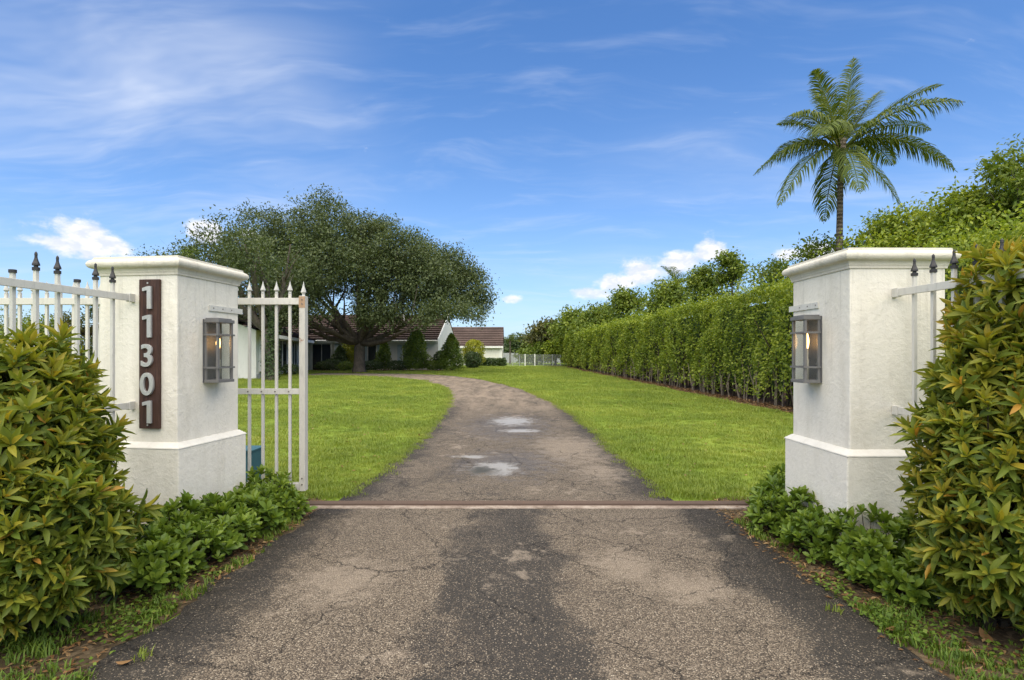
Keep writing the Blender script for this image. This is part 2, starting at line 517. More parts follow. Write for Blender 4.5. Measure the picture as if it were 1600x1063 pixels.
    lowf = bn.outputs[0]
    spec = t.math('ADD', .25, t.math('MULTIPLY', pud, .3))
    for nd in m.node_tree.nodes:
        if nd.bl_idname == 'ShaderNodeTexVoronoi': nd.voronoi_dimensions = '2D'
        if nd.bl_idname == 'ShaderNodeTexNoise': nd.noise_dimensions = '2D'
    principled(t, out, c, rough, spec, normal=lowf)
    return m
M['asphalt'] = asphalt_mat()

def stucco_mat(name='white_stucco', base=(.79, .745, .65), bumpy=1.0):
    m, t, out = new_mat(name)
    tc = t.n('ShaderNodeTexCoord').outputs['Object']
    w = t.vmath('ADD', tc, t.vmath('MULTIPLY', t.noise(tc, 5, 3, .6, out='Color'), (.12, .12, .12)))
    n1 = t.noise(w, 5, 3, .6)
    rid = t.math('ABSOLUTE', t.math('SUBTRACT', n1, .5))
    rid = t.math('MULTIPLY', t.math('SUBTRACT', 1, t.smooth(rid, 0, .045)), t.smooth(t.noise(tc, 3.1, 2, .5), .45, .62))
    n2 = t.noise(tc, 26, 4, .65)
    n3 = t.noise(tc, 95, 3, .6)
    gm = t.noise(t.mapping(tc, scale=(3, 3, .8)), 1.6, 5, .7)
    g2 = t.noise(tc, 38, 4, .7)
    c = t.mix(t.math('MULTIPLY', t.smooth(gm, .45, .75), .65), base, tuple(b * f for b, f in zip(base, (.80, .79, .76))))
    c = t.mix(t.math('MULTIPLY', t.smooth(g2, .63, .72), .38), c, (.42, .37, .30))
    zt = t.xyz(tc)[2]
    stv = t.noise(t.mapping(tc, scale=(14, 14, .7)), 1.3, 4, .65)
    run = t.math('MULTIPLY', t.smooth(stv, .52, .72), t.smooth(zt, 1.2, 2.3))
    splash = t.math('MULTIPLY', t.smooth(t.noise(tc, 7, 4, .7), .42, .62), t.smooth(zt, .55, .05))
    c = t.mix(t.math('MULTIPLY', run, .36), c, (.40, .37, .31))
    c = t.mix(t.math('MULTIPLY', splash, .5), c, (.30, .25, .18))
    h = t.math('ADD', t.math('ADD', t.math('MULTIPLY', rid, .16), t.math('MULTIPLY', n2, .75)), t.math('MULTIPLY', n3, .25))
    h = t.math('ADD', h, t.math('MULTIPLY', n1, 1.2))
    principled(t, out, c, .8, .25, normal=t.bump(h, .52 * bumpy, .012))
    return m
M['stucco'] = stucco_mat()
M['ledge'] = stucco_mat('ledge_white', (.72, .69, .62), .6)
M['cap'] = stucco_mat('cast_cap', (.66, .615, .52), .9)

def paint_mat(name, base, rust=.0, rough=.45, scale=9):
    m, t, out = new_mat(name)
    tc = t.n('ShaderNodeTexCoord').outputs['Object']
    n = t.noise(tc, scale, 5, .7); n2 = t.noise(t.mapping(tc, scale=(1, 1, .25)), scale * 3, 4, .7)
    c = t.mix(t.math('MULTIPLY', t.smooth(n2, .48, .75), .5), base, tuple(b * .62 for b in base))
    if rust:
        c = t.mix(t.math('MULTIPLY', t.smooth(n, .72 - rust * .2, .78 - rust * .15), .8), c, (.26, .10, .035))
    principled(t, out, c, t.math('ADD', rough, t.math('MULTIPLY', n, .25)), .4, normal=t.bump(n2, .2, .003))
    return m
M['white_metal'] = paint_mat('white_painted_metal', (.62, .60, .545))
M['gate_metal'] = paint_mat('weathered_gate_paint', (.62, .59, .53), .0, .5, 7)
M['rust_paint'] = paint_mat('rusty_gate_paint', (.40, .26, .16), .9, .6, 16)
M['post_wear'] = paint_mat('worn_post_paint', (.56, .53, .47), .35, .55, 9)
M['spear'] = paint_mat('spear_silver', (.50, .49, .45))
M['finial'] = paint_mat('black_finial', (.035, .033, .033), 0, .35)
M['screw'] = paint_mat('screw_steel', (.16, .14, .12), 0, .4)
M['rust'] = paint_mat('rusty_track_steel', (.11, .075, .058), .25, .7, 13)
M['pewter'] = paint_mat('pewter_lantern_metal', (.17, .165, .16), 0, .42, 12)
M['backplate'] = paint_mat('lantern_back_plate', (.085, .085, .09), 0, .4, 12)
M['digit'] = paint_mat('brushed_zinc_digit', (.50, .50, .48), 0, .35, 14)
M['digit'].node_tree.nodes['Principled BSDF'].inputs['Metallic'].default_value = .35
M['teal'] = paint_mat('teal_painted_box', (.045, .13, .16), 0, .5, 8)
M['house_wall'] = paint_mat('house_render', (.74, .725, .67), 0, .8, .8)
M['house_trim'] = paint_mat('house_trim', (.78, .775, .74), 0, .6, 2)
M['shutter'] = paint_mat('pale_blue_shutter', (.42, .50, .54), 0, .6, 2)
M['fence_grey'] = paint_mat('grey_fence_board', (.34, .35, .36), 0, .8, 1.5)
M['far_white'] = paint_mat('far_white_post', (.75, .75, .72), 0, .6, 2)

def plain(name, col, rough=.6, spec=.4, emit=None, es=0):
    m, t, out = new_mat(name)
    tc = t.n('ShaderNodeTexCoord').outputs['Object']
    c = t.mix(t.noise(tc, 6, 4, .6), tuple(v * .8 for v in col), tuple(min(1, v * 1.2) for v in col))
    p = principled(t, out, c, rough, spec)
    if emit:
        p.inputs['Emission Color'].default_value = (*emit, 1); p.inputs['Emission Strength'].default_value = es
    return m
M['candle'] = plain('candle_sleeve', (.55, .50, .40), .5)
M['bulb'] = plain('lit_bulb', (.9, .7, .4), .3, .4, (1.0, .52, .16), 7)
M['dark_glass'] = plain('dark_window_glass', (.022, .026, .03), .08, .5)
M['conduit'] = plain('grey_conduit', (.3, .3, .3), .5)

def concrete_mat():
    m, t, out = new_mat('pale_concrete')
    P = t.n('ShaderNodeNewGeometry').outputs['Position']
    n = t.noise(P, 3.5, 6, .7); n2 = t.noise(P, 45, 4, .7)
    c = t.ramp(t.math('ADD', t.math('MULTIPLY', n, .7), t.math('MULTIPLY', n2, .3)), [(.36, (.10, .075, .055)), (.50, (.26, .205, .165)), (.66, (.44, .38, .32))])
    principled(t, out, c, .9, .2, normal=t.bump(n2, .6, .006))
    return m
M['concrete'] = concrete_mat()

def bark_mat(name, a, b, sc_=6):
    m, t, out = new_mat(name)
    tc = t.n('ShaderNodeTexCoord').outputs['Object']
    n = t.noise(t.mapping(tc, scale=(1, 1, .22)), sc_ * 2, 6, .7); n2 = t.noise(tc, sc_ * .5, 4, .6)
    c = t.ramp(t.math('ADD', t.math('MULTIPLY', n, .65), t.math('MULTIPLY', n2, .35)), [(.35, a), (.65, b)])
    principled(t, out, c, .9, .15, normal=t.bump(n, .9, .03))
    return m
M['oak_bark'] = bark_mat('oak_bark', (.05, .042, .034), (.16, .135, .11), 5)
M['stem_bark'] = bark_mat('pale_stem_bark', (.11, .085, .06), (.30, .25, .19), 14)
M['twig'] = bark_mat('dark_twig', (.03, .024, .016), (.075, .058, .038), 14)

def palm_bark():
    m, t, out = new_mat('ringed_palm_bark')
    tc = t.n('ShaderNodeTexCoord').outputs['Object']
    z = t.xyz(tc)[2]
    n = t.noise(tc, 5, 5, .7)
    ring = t.math('SINE', t.math('ADD', t.math('MULTIPLY', z, 42), t.math('MULTIPLY', n, 5)))
    c = t.ramp(t.math('ADD', t.math('MULTIPLY', ring, .15), n), [(.3, (.06, .047, .036)), (.7, (.20, .165, .13))])
    principled(t, out, c, .9, .15, normal=t.bump(ring, .5, .02))
    return m
M['palm_bark'] = palm_bark()

def wood_mat():
    m, t, out = new_mat('dark_stained_wood')
    tc = t.n('ShaderNodeTexCoord').outputs['Object']
    n = t.noise(t.mapping(tc, scale=(30, 30, 1.1)), 2.2, 6, .7, .6)
    n2 = t.noise(t.mapping(tc, scale=(90, 90, 2)), 2, 4, .6)
    c = t.ramp(t.math('ADD', t.math('MULTIPLY', n, .7), t.math('MULTIPLY', n2, .3)), [(.33, (.022, .011, .009)), (.52, (.062, .030, .022)), (.72, (.13, .066, .047))])
    principled(t, out, c, .6, .3, normal=t.bump(n, .5, .004))
    return m
M['wood'] = wood_mat()

def roof_mat():
    m, t, out = new_mat('brown_roof_tile')
    P = t.n('ShaderNodeNewGeometry').outputs['Position']
    n = t.noise(P, .5, 4, .6); n2 = t.noise(P, 5, 4, .7)
    c = t.ramp(t.math('ADD', t.math('MULTIPLY', n, .5), t.math('MULTIPLY', n2, .5)), [(.32, (.06, .043, .036)), (.52, (.105, .074, .062)), (.7, (.165, .12, .10))])
    principled(t, out, c, .85, .2)
    return m
M['roof'] = roof_mat()

def glass_mat():
    m, t, out = new_mat('clear_lantern_glass')
    tr = t.n('ShaderNodeBsdfTransparent'); tr.inputs[0].default_value = (.93, .94, .93, 1)
    gl = t.n('ShaderNodeBsdfGlossy'); gl.inputs['Roughness'].default_value = .04
    lwn = t.n('ShaderNodeLayerWeight'); lwn.inputs[0].default_value = .5
    fac = t.math('ADD', t.math('MULTIPLY', t.math('POWER', lwn.outputs['Facing'], 5), .6), .04)
    mx = t.n('ShaderNodeMixShader'); t.nt.links.new(fac, mx.inputs[0])
    t.nt.links.new(tr.outputs[0], mx.inputs[1]); t.nt.links.new(gl.outputs[0], mx.inputs[2])
    t.nt.links.new(mx.outputs[0], out.inputs[0])
    return m
M['glass'] = glass_mat()

def mesh_wire_mat():
    m, t, out = new_mat('chain_link_wire')
    tr = t.n('ShaderNodeBsdfTransparent')
    p = principled(t, None, (.42, .44, .45), .5, .4, .3)
    mx = t.n('ShaderNodeMixShader'); mx.inputs[0].default_value = .14
    t.nt.links.new(tr.outputs[0], mx.inputs[1]); t.nt.links.new(p.outputs[0], mx.inputs[2])
    t.nt.links.new(mx.outputs[0], out.inputs[0])
    return m
M['wire'] = mesh_wire_mat()

# ------------------------------------------------------------------ setting: ground, drive
def catmull(pts, n):
    pts = np.array(pts, float)
    d = np.r_[0, np.cumsum(np.linalg.norm(np.diff(pts, axis=0), axis=1))]
    s = np.linspace(0, d[-1], n)
    m = np.gradient(pts, d, axis=0)
    i = np.clip(np.searchsorted(d, s, side='right') - 1, 0, len(d) - 2)
    h = (d[i + 1] - d[i]); u = ((s - d[i]) / h)[:, None]; h = h[:, None]
    return ((2 * u**3 - 3 * u**2 + 1) * pts[i] + (u**3 - 2 * u**2 + u) * h * m[i] + (-2 * u**3 + 3 * u**2) * pts[i + 1] + (u**3 - u**2) * h * m[i + 1])

def wobble(n, seed, amp, k):
    rg = np.random.default_rng(seed); s = np.zeros(n); x = np.linspace(0, 1, n)
    for j in range(1, 9):
        s += np.sin(x * k * j * 2.1 + rg.uniform(0, 6.28)) * rg.normal() / j**.6
    return s * amp

def strip(name, Lp, Rp, z, mat, n=160, cols=8, amp=.02, seed=1, thick=.03):
    A = catmull(Lp, n); B = catmull(Rp, n)
    A[:, 0] += wobble(n, seed, amp, 40); B[:, 0] += wobble(n, seed + 1, amp, 40)
    V = []
    for j in range(cols + 1):
        f = j / cols
        V.append(np.c_[A * (1 - f) + B * f, np.full(n, z)])
    V.insert(0, np.c_[A, np.full(n, z - thick)]); V.append(np.c_[B, np.full(n, z - thick)])
    V = np.stack(V, 1); c = cols + 3
    F = [(i * c + j, i * c + j + 1, (i + 1) * c + j + 1, (i + 1) * c + j) for i in range(n - 1) for j in range(c - 1)]
    me = np_mesh(name, V.reshape(-1, 3), F, mat)
    return tag(link(name, me), kind='structure'), np.r_[A, B[::-1]]

rng = np.random.default_rng(11)
g = MB(); g.add([(-1500, -300, 0), (1500, -300, 0), (1500, 3000, 0), (-1500, 3000, 0)], [(0, 1, 2, 3)])
tag(g.build('ground', M['lawn']), kind='structure')

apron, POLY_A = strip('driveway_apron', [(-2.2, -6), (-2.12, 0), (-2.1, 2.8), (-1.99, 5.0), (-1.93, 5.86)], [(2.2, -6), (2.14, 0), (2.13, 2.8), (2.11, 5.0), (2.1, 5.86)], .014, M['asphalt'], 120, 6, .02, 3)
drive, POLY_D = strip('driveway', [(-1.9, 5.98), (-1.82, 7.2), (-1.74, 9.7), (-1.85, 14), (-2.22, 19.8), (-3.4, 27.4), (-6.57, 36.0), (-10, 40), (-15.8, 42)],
                      [(1.78, 5.98), (1.74, 7.2), (1.71, 9.7), (1.66, 13.5), (1.36, 18.5), (0, 27.4), (-2.46, 36.5), (-7, 44.2), (-15.8, 47)], .014, M['asphalt'], 260, 8, .03, 7)

def sheet(name, poly, z, mat, seed=0, amp=.012):
    """irregular flat sheet from a closed outline"""
    P = catmull(list(poly) + [poly[0]], 120)[:-1]
    P += np.c_[wobble(len(P), seed, amp, 30), wobble(len(P), seed + 5, amp, 30)]
    b = MB(); b.add([(p[0], p[1], z) for p in P], [tuple(range(len(P)))])
    return tag(b.build(name, mat), kind='structure')

sheet('soil_bed_left', [(-1.9, 5.9), (-2.0, 4.5), (-2.06, 2.8), (-2.1, 1.6), (-3.6, 1.6), (-4.2, 3.5), (-3.6, 5.6), (-2.9, 6.5), (-2.2, 6.35)], .005, M['soil'], 3)
sheet('soil_bed_right', [(2.05, 5.9), (2.08, 4.5), (2.1, 2.8), (2.1, 1.6), (3.6, 1.6), (4.2, 3.5), (3.7, 5.6), (3.0, 6.3), (2.3, 6.3)], .005, M['soil'], 5)
sheet('mulch_bed_hedge', [(7.75, 9), (7.5, 16), (7.2, 30), (6.5, 55), (6.2, 76), (9, 77), (10, 50), (11.5, 16), (11, 8)], .005, M['mulch'], 8, .05)
sheet('mulch_ring_oak', [(-13 + 2.1 * math.cos(a), 48.4 + 1.6 * math.sin(a)) for a in np.linspace(0, 2 * PI, 12)[:-1]], .006, M['mulch'], 9, .04)
sheet('house_planting_bed', [(-19, 52.5), (-14, 52), (-8, 52.5), (-5.8, 56), (-6, 57.5), (-12, 57), (-19.5, 57)], .006, M['mulch'], 4, .05)

# gate track: pale concrete beam with rusty steel track
o = MB().box(-2.6, 2.62, 5.825, 6.09, -.1, .02, .006).build('concrete_beam', M['concrete']); tag(o, kind='structure')
tr = thing('gate_track', 'rusty steel sliding gate track set in the pale concrete strip across the drive', 'gate track', (0, 5.98, .02))
MB().box(-2.55, 2.6, -.042, .042, .001, .008).build('base_plate', M['rust'], tr)
MB().add([(-2.5, -.022, .006), (2.58, -.022, .006), (2.58, 0, .036), (-2.5, 0, .036), (-2.5, .022, .006), (2.58, .022, .006)],
         [(0, 1, 2, 3), (3, 2, 5, 4), (0, 3, 4), (1, 5, 2)]).build('running_rail', M['rust'], tr)
MB().box(-2.55, 2.6, -.055, -.042, .0, .020).build('edge_angle', M['rust'], tr)
MB().box(-2.55, 2.6, .042, .055, .0, .020).build('edge_angle', M['rust'], tr)

# ------------------------------------------------------------------ gate pillars
def rot2(x, y, a):
    return x * math.cos(a) - y * math.sin(a), x * math.sin(a) + y * math.cos(a)

ZP, ZN, ZT = .865, 2.275, 2.41      # plinth ledge, neck, top
def pillar(name, label, center, rotz, w, dp, strap_side):
    o = thing(name, label, 'gate pillar', (*center, 0), rotz, 'white stucco gate pillars')
    hx, hy = w / 2, dp / 2
    def slab(nm, hx, hy, z0, z1, mat, bev):
        MB().box(-hx, hx, -hy, hy, z0, z1, bev).build(nm, mat, o)
    slab('shaft', hx, hy, ZP - .02, ZN + .02, M['stucco'], .012)
    slab('plinth', hx + .05, hy + .05, -.15, ZP - .045, M['stucco'], .012)
    MB().sweep_rect(hx, hy, [(.047, ZP - .052), (.054, ZP - .046), (.052, ZP - .038), (.006, ZP), (-.02, ZP + .004)]).build('plinth_ledge', M['ledge'], o)
    prof = [(.0, ZN - .022), (.010, ZN - .02), (.011, ZN - .004), (.015, ZN + .004), (.019, ZN + .018), (.026, ZN + .03), (.032, ZN + .036)]
    cx, cz, r = .032, ZN + .073, .037
    prof += [(cx + r * math.cos(a), cz + r * math.sin(a)) for a in np.linspace(-PI * .42, PI * .42, 9)]
    prof += [(.036, ZT - .022), (.033, ZT - .02), (.031, ZT - .003), (.02, ZT)]
    cp = MB().sweep_rect(hx, hy, prof).build('cap', M['cap'], o)
    # gate guide strap on the drive side
    s = strap_side
    st = MB().box(s * hx, s * (hx + .012), -.02, hy + .05, 1.985, 2.035, 0) if s > 0 else MB().box(-(hx + .012), -hx, .0, hy + .05, 1.985, 2.035)
    sp = st.build('guide_strap', M['white_metal'], o)
    for yy in (.03, .16, .29):
        b = MB(); b.tube([(s * (hx + .010), yy, 2.012), (s * (hx + .015), yy, 2.012)], .006, 8)
        b.build('screw', M['screw'], sp)
    return o

WL, DL, AL = .72, .82, R(-7.9)
dx, dy = rot2(WL / 2, -DL / 2, AL)
CL = (-2.765 - dx, 4.70 - dy)
pl = pillar('gate_pillar', 'white stucco gate pillar carrying the wooden house number board', CL, AL, WL, DL, 1)
WR, DR, AR = .74, .86, R(.8)
dx, dy = rot2(-WR / 2, -DR / 2, AR)
CR = (2.59 - dx, 4.36 - dy)
pr = pillar('gate_pillar', 'white stucco gate pillar without a number board, beside the yellowish bush', CR, AR, WR, DR, -1)
def loc_l(x, y, z):
    a, b = rot2(x, y, AL); return (CL[0] + a, CL[1] + b, z)
def loc_r(x, y, z):
    a, b = rot2(x, y, AR); return (CR[0] + a, CR[1] + b, z)

# house number board
bp = loc_l(WL / 2 - .236, -DL / 2 - .001, 0)
nb = thing('house_number_board', 'dark brown wooden board with upright grey house number 11301', 'number board', (bp[0], bp[1], .98), AL)
MB().box(-.092, .092, -.026, 0, 0, 1.236, .003).build('board', M['wood'], nb)
for zz in (.03, 1.205):
    MB().tube([(-.012, -.024, zz), (-.012, -.030, zz)], .007, 8).build('screw', M['digit'], nb)
def digit_mesh(ch):
    cu = bpy.data.curves.new('digit_curve', 'FONT')
    cu.body = ch; cu.size = .255; cu.extrude = .009; cu.offset = .003; cu.bevel_depth = .0015; cu.align_x = 'CENTER'
    ob = bpy.data.objects.new('tmp_digit', cu); COL.objects.link(ob)
    dg = bpy.context.evaluated_depsgraph_get()
    me = bpy.data.meshes.new_from_object(ob.evaluated_get(dg))
    bpy.data.objects.remove(ob)
    me.materials.clear(); me.materials.append(M['digit']); me.name = 'digit'
    return me
dm = {c: digit_mesh(c) for c in '30'}
dm['1'] = MB().add([(x_, y_, z_) for z_ in (-.008, .010) for (x_, y_) in ((.004, 0), (.040, 0), (.040, .186), (.012, .186), (-.038, .172), (-.038, .145), (.004, .153))],
                   [(6, 5, 4, 3, 2, 1, 0), (7, 8, 9, 10, 11, 12, 13)] + [(k, (k + 1) % 7, 7 + (k + 1) % 7, 7 + k) for k in range(7)]).mesh('digit', M['digit'])
for k, ch in enumerate('11301'):
    ztop = 2.216 - .98 - .055 - k * .236
    o = link('digit', dm[ch], nb, (-.008, -.037, ztop - .19), (R(90), 0, 0))

# lanterns
def lantern(label, loc, rotz):
    """local: wall plane x=0, sticks out to +x; width along y; origin at its lower centre on the wall"""
    o = thing('wall_lantern', label, 'wall lantern', loc, rotz, 'lit wall lanterns on the gate pillars')
    D, W, H = .135, .105, .56
    MB().box(.001, .012, -W - .006, W + .006, .0, H).build('back_plate', M['backplate'], o)
    fr = MB()
    t_ = .011
    for (x, y) in ((D - t_, -W), (D - t_, W - 2 * t_), (.012, -W), (.012, W - 2 * t_)):
        fr.box(x, x + 2 * t_ * .9, y, y + 2 * t_, .02, H - .02)
    for z0, z1, e in ((.0, .026, .006), (H - .03, H, .008)):
        fr.box(.0125, D + .012 + e, -W - e, W + e, z0, z1, .003)
    f = fr.build('frame', M['pewter'], o)
    MB().box(.012, D + .004, -W + .01, W - .01, H, H + .012, .004).build('roof_plate', M['pewter'], o)
    for zb in (.125, .415):
        b = MB(); e = .012
        b.box(.0125, D + .008 + e, -W - e, -W - e + .007, zb, zb + .016); b.box(.0125, D + .008 + e, W + e - .007, W + e, zb, zb + .016)
        b.box(D + .002 + e, D + .009 + e, -W - e + .007, W + e - .007, zb, zb + .016)
        b.build('band', M['pewter'], o)
    MB().box(D - .004, D - .001, -W + 2 * t_ + .001, W - 2 * t_ - .001, .027, H - .031).build('pane', M['glass'], o)
    for y in (-W + .008, W - .011):
        MB().box(.034, D - t_ - .002, y, y + .003, .027, H - .031).build('pane', M['glass'], o)
    MB().lathe([(.018, .027), (.018, .2), (.0135, .205), (.0135, .29)], 12, (.07, 0, 0)).build('candle_sleeve', M['candle'], o, True)
    MB().lathe([(.010, .29), (.0155, .315), (.019, .35), (.016, .385), (.008, .415), (.002, .43)], 12, (.07, 0, 0)).build('bulb', M['bulb'], o, True)
    return o
lantern('lit pewter lantern on the pillar with the house number', loc_l(WL / 2 + .001, -DL / 2 + .42, 1.345), AL)
lantern('lit pewter lantern on the pillar without a number board', loc_r(-WR / 2 - .001, -DR / 2 + .49, 1.355), AR + PI)

# ------------------------------------------------------------------ railings beside the pillars
FIN = [(.021, 0), (.030, .001), (.030, .022), (.017, .025), (.017, .034), (.031, .037), (.030, .048), (.020, .068), (.0125, .09), (.011, .108), (.013, .112), (.011, .128), (.0, .140)]
fin_me = MB().lathe(FIN, 8, rot=R(22.5)).mesh('finial', M['finial'])
cut_me = MB().lathe([(.021, 0), (.030, .001), (.030, .022), (.023, .024)], 8, rot=R(22.5)).mesh('collar', M['finial'])
def railing(label, p0, p1, skip=(), side=-1, first=.2, step=.166):
    d = Vector((p1[0] - p0[0], p1[1] - p0[1], 0)); Ln = d.length; a = math.atan2(d.y, d.x)
    o = thing('railing', label, 'railing', (*p0, 0), a, 'white picket railings beside the gate pillars')
    for z in (2.065, 1.17, .25):
        ra, rb = sorted((side * .014, side * .036)); ba, bb_ = sorted((side * .008, side * .044))
        MB().box(.03, Ln, ra, rb, z - .027, z + .027, .003).build('rail', M['white_metal'], o)
        MB().box(0.001, .06, ba, bb_, z - .034, z + .034, .003).build('bracket', M['white_metal'], o)
    pm = MB().box(-.013, .013, -.012, .012, .1, 2.18, .002).mesh('picket', M['white_metal'])
    pm2 = MB().box(-.013, .013, -.012, .012, .1, 2.14, .002).mesh('picket', M['white_metal'])
    x, k = first, 0
    while x < Ln - .05:
        p = link('picket', pm2 if k in skip else pm, o, (x, 0, 0))
        link('collar' if k in skip else 'finial', cut_me if k in skip else fin_me, p, (0, 0, 2.172 if k not in skip else 2.132)).scale = (.8, .8, .95)
        x += step; k += 1
    return o
a0 = loc_l(WL / 2 - .43, -DL / 2, 0)
railing('white picket railing running from the numbered pillar past the left bush', a0[:2], (-3.44, 2.1), skip=(2, 5), side=1, first=.19)
a1 = loc_r(-WR / 2 + .365, -DR / 2, 0)
rr = railing('white picket railing running from the unnumbered pillar behind the yellowish bush', a1[:2], (3.03, 2.1), first=.18, step=.18)

# ------------------------------------------------------------------ sliding gate
GY = 5.98
gt = thing('sliding_gate', 'weathered white spear-topped sliding gate standing open behind the numbered pillar', 'gate', (-2.16, GY, 0))
LG = 4.95
post = MB().box(-.062, 0, -.045, .045, .165, 2.205, .004).build('end_post', M['post_wear'], gt)
MB().box(-.064, .001, -.047, -.046, 2.08, 2.2).build('rusty_patch', M['rust_paint'], post, )
for zz in (.235, .30, 2.12, 2.165):
    MB().tube([(-.031, -.045, zz), (-.031, -.052, zz)], .008, 8).build('bolt', M['screw'], post)
MB().box(-LG, -LG + .06, -.045, .045, .165, 2.205, .004).build('end_post', M['gate_metal'], gt)
for z, hh in ((2.15, .034), (1.205, .028), (.205, .038)):
    for yy in (-.036, .018):
        MB().box(-LG + .062, -.064, yy, yy + .018, z - hh, z + hh, .002).build('rail', M['gate_metal'], gt)
gp = MB().box(-.0135, .0135, -.0135, .0135, .2, 2.235, .002).mesh('picket', M['gate_metal'])
gs = MB().lathe([(.017, 0), (.012, .008), (.012, .016), (.024, .03), (.022, .036), (.009, .075), (.0, .118)], 8, rot=R(22.5)).mesh('spear_tip', M['spear'])
x = -.031
k = 0
while x > -LG + .05:
    if k == 0:
        p = link('spear_tip', gs, gt, (x, 0, 2.206)); p.scale = (1.2, 1.2, 1.35)
    else:
        p = link('picket', gp, gt, (x, 0, 0))
        link('spear_tip', gs, p, (0, 0, 2.234)).scale = (1.15, 1.15, 1.15)
        if k < 6:
            MB().tube([(0, -.036, 1.205), (0, -.041, 1.205)], .008, 8).build('bolt', M['screw'], p)
    x -= .142; k += 1
for xx in (-.35, -LG + .35):
    w = MB(); w.tube([(xx, -.02, .10), (xx, .02, .10)], .058, 16); w.build('wheel', M['rust'], gt)
    MB().box(xx - .05, xx + .05, -.034, -.024, .07, .17).build('wheel_bracket', M['gate_metal'], gt)

bx = thing('gate_operator_box', 'small teal metal box standing behind the numbered pillar by the gate', 'utility box', (-3.2, 6.75, 0))
MB().box(-.19, .19, -.16, .16, -.05, .46, .01).build('cabinet', M['teal'], bx)
MB().box(-.2, .2, -.17, .17, .462, .485, .006).build('lid', M['teal'], bx)

# ------------------------------------------------------------------ house
def roof_slope(name, e0, e1, r0, r1, n, mat, parent, thick=.07):
    e0, e1, r0, r1 = map(Vector, (e0, e1, r0, r1))
    nrm = (e1 - e0).cross(r0 - e0).normalized()
    if nrm.z < 0: nrm = -nrm
    b = MB()
    m = 40
    rg = random.Random(n)
    for i in range(n):
        t0, t1 = i / n, (i + 1) / n
        for (ta, off, tb, offb) in ((t0, thick, t1, 0.004), (t0, 0.004, t0, thick)):
            vs = []
            for j in range(m + 1):
                f = j / m
                vs.append((e0.lerp(r0, ta)).lerp(e1.lerp(r1, ta), f) + nrm * off)
            for j in range(m + 1):
                f = j / m
                vs.append((e0.lerp(r0, tb)).lerp(e1.lerp(r1, tb), f) + nrm * offb)
            b.add(vs, [(j, j + 1, m + 2 + j, m + 1 + j) for j in range(m)])
    b.add([e0, e1, r1, r0], [(3, 2, 1, 0)])
    b.add([e0 + nrm * thick, e1 + nrm * thick, e1 - nrm * .16, e0 - nrm * .16], [(3, 2, 1, 0)])
    return b.build(name, mat, parent)

def window(parent, x0, x1, y, z0, z1, shutters=False, mull=1, mat='dark_glass', xdir=True):
    """window in a wall facing -y at plane y"""
    fr = MB(); e = .09
    for a, b_, c, d in ((x0 - e, x0, z0 - e, z1 + e), (x1, x1 + e, z0 - e, z1 + e), (x0, x1, z1, z1 + e), (x0, x1, z0 - e, z0)):
        fr.box(a, b_, y - .07, y - .002, c, d)
    f = fr.build('window', M['house_trim'], parent)
    MB().box(x0, x1, y - .03, y - .012, z0, z1).build('pane', M[mat], f)
    for k in range(1, mull + 1):
        xm = x0 + (x1 - x0) * k / (mull + 1)
        MB().box(xm - .025, xm + .025, y - .06, y - .031, z0, z1).build('mullion', M['house_trim'], f)
    MB().box(x0 - e - .05, x1 + e + .05, y - .14, y - .002, z0 - e - .07, z0 - e - .002).build('sill', M['house_trim'], f)
    if shutters:
        for a in (x0 - e - .48, x1 + e + .03):
            MB().box(a, a + .45, y - .06, y - .002, z0 - .05, z1 + .05).build('shutter', M['shutter'], f)

HX0, HX1, HY0, HY1, HE, HR = -31.0, -7.4, 57.0, 75.0, 3.05, 6.0
hs = thing('main_house', 'white single-storey house with brown tiled gable roof behind the oak', 'house', (0, 0, 0))
ym = (HY0 + HY1) / 2
w = MB()
w.add([(HX0, HY0, 0), (HX1, HY0, 0), (HX1, HY0, HE), (HX0, HY0, HE), (HX0, HY1, 0), (HX1, HY1, 0), (HX1, HY1, HE), (HX0, HY1, HE), (HX0, ym, HR - .15), (HX1, ym, HR - .15)],
      [(0, 1, 2, 3), (1, 5, 6, 9, 2), (5, 4, 7, 6), (4, 0, 3, 8, 7)])
w.build('wall', M['house_wall'], hs)
ov = .55
sl = (HR - HE) / (ym - HY0)
rf = roof_slope('roof', (HX0, HY0 - ov, HE - ov * sl + .12), (HX1 + .02, HY0 - ov, HE - ov * sl + .12), (HX0, ym, HR + .12), (HX1 + .02, ym, HR + .12), 13, M['roof'], hs, .17)
roof_slope('roof', (HX1 + .02, HY1 + ov, HE - ov * sl + .12), (HX0, HY1 + ov, HE - ov * sl + .12), (HX1 + .02, ym, HR + .12), (HX0, ym, HR + .12), 16, M['roof'], hs)
MB().box(HX0, HX1 + .02, HY0 - ov - .03, HY0 - ov - .005, HE - ov * sl - .16, HE - ov * sl + .10).build('fascia', M['house_trim'], hs)
MB().add([(HX1 + .022, HY0 - ov, HE - ov * sl - .12), (HX1 + .022, ym, HR - .12), (HX1 + .022, ym, HR + .2), (HX1 + .022, HY0 - ov, HE - ov * sl + .2),
          (HX1 + .09, HY0 - ov, HE - ov * sl - .12), (HX1 + .09, ym, HR - .12), (HX1 + .09, ym, HR + .2), (HX1 + .09, HY0 - ov, HE - ov * sl + .2)],
         [(0, 1, 2, 3), (7, 6, 5, 4), (0, 4, 5, 1), (3, 2, 6, 7), (0, 3, 7, 4), (1, 5, 6, 2)]).build('barge_board', M['house_trim'], hs)
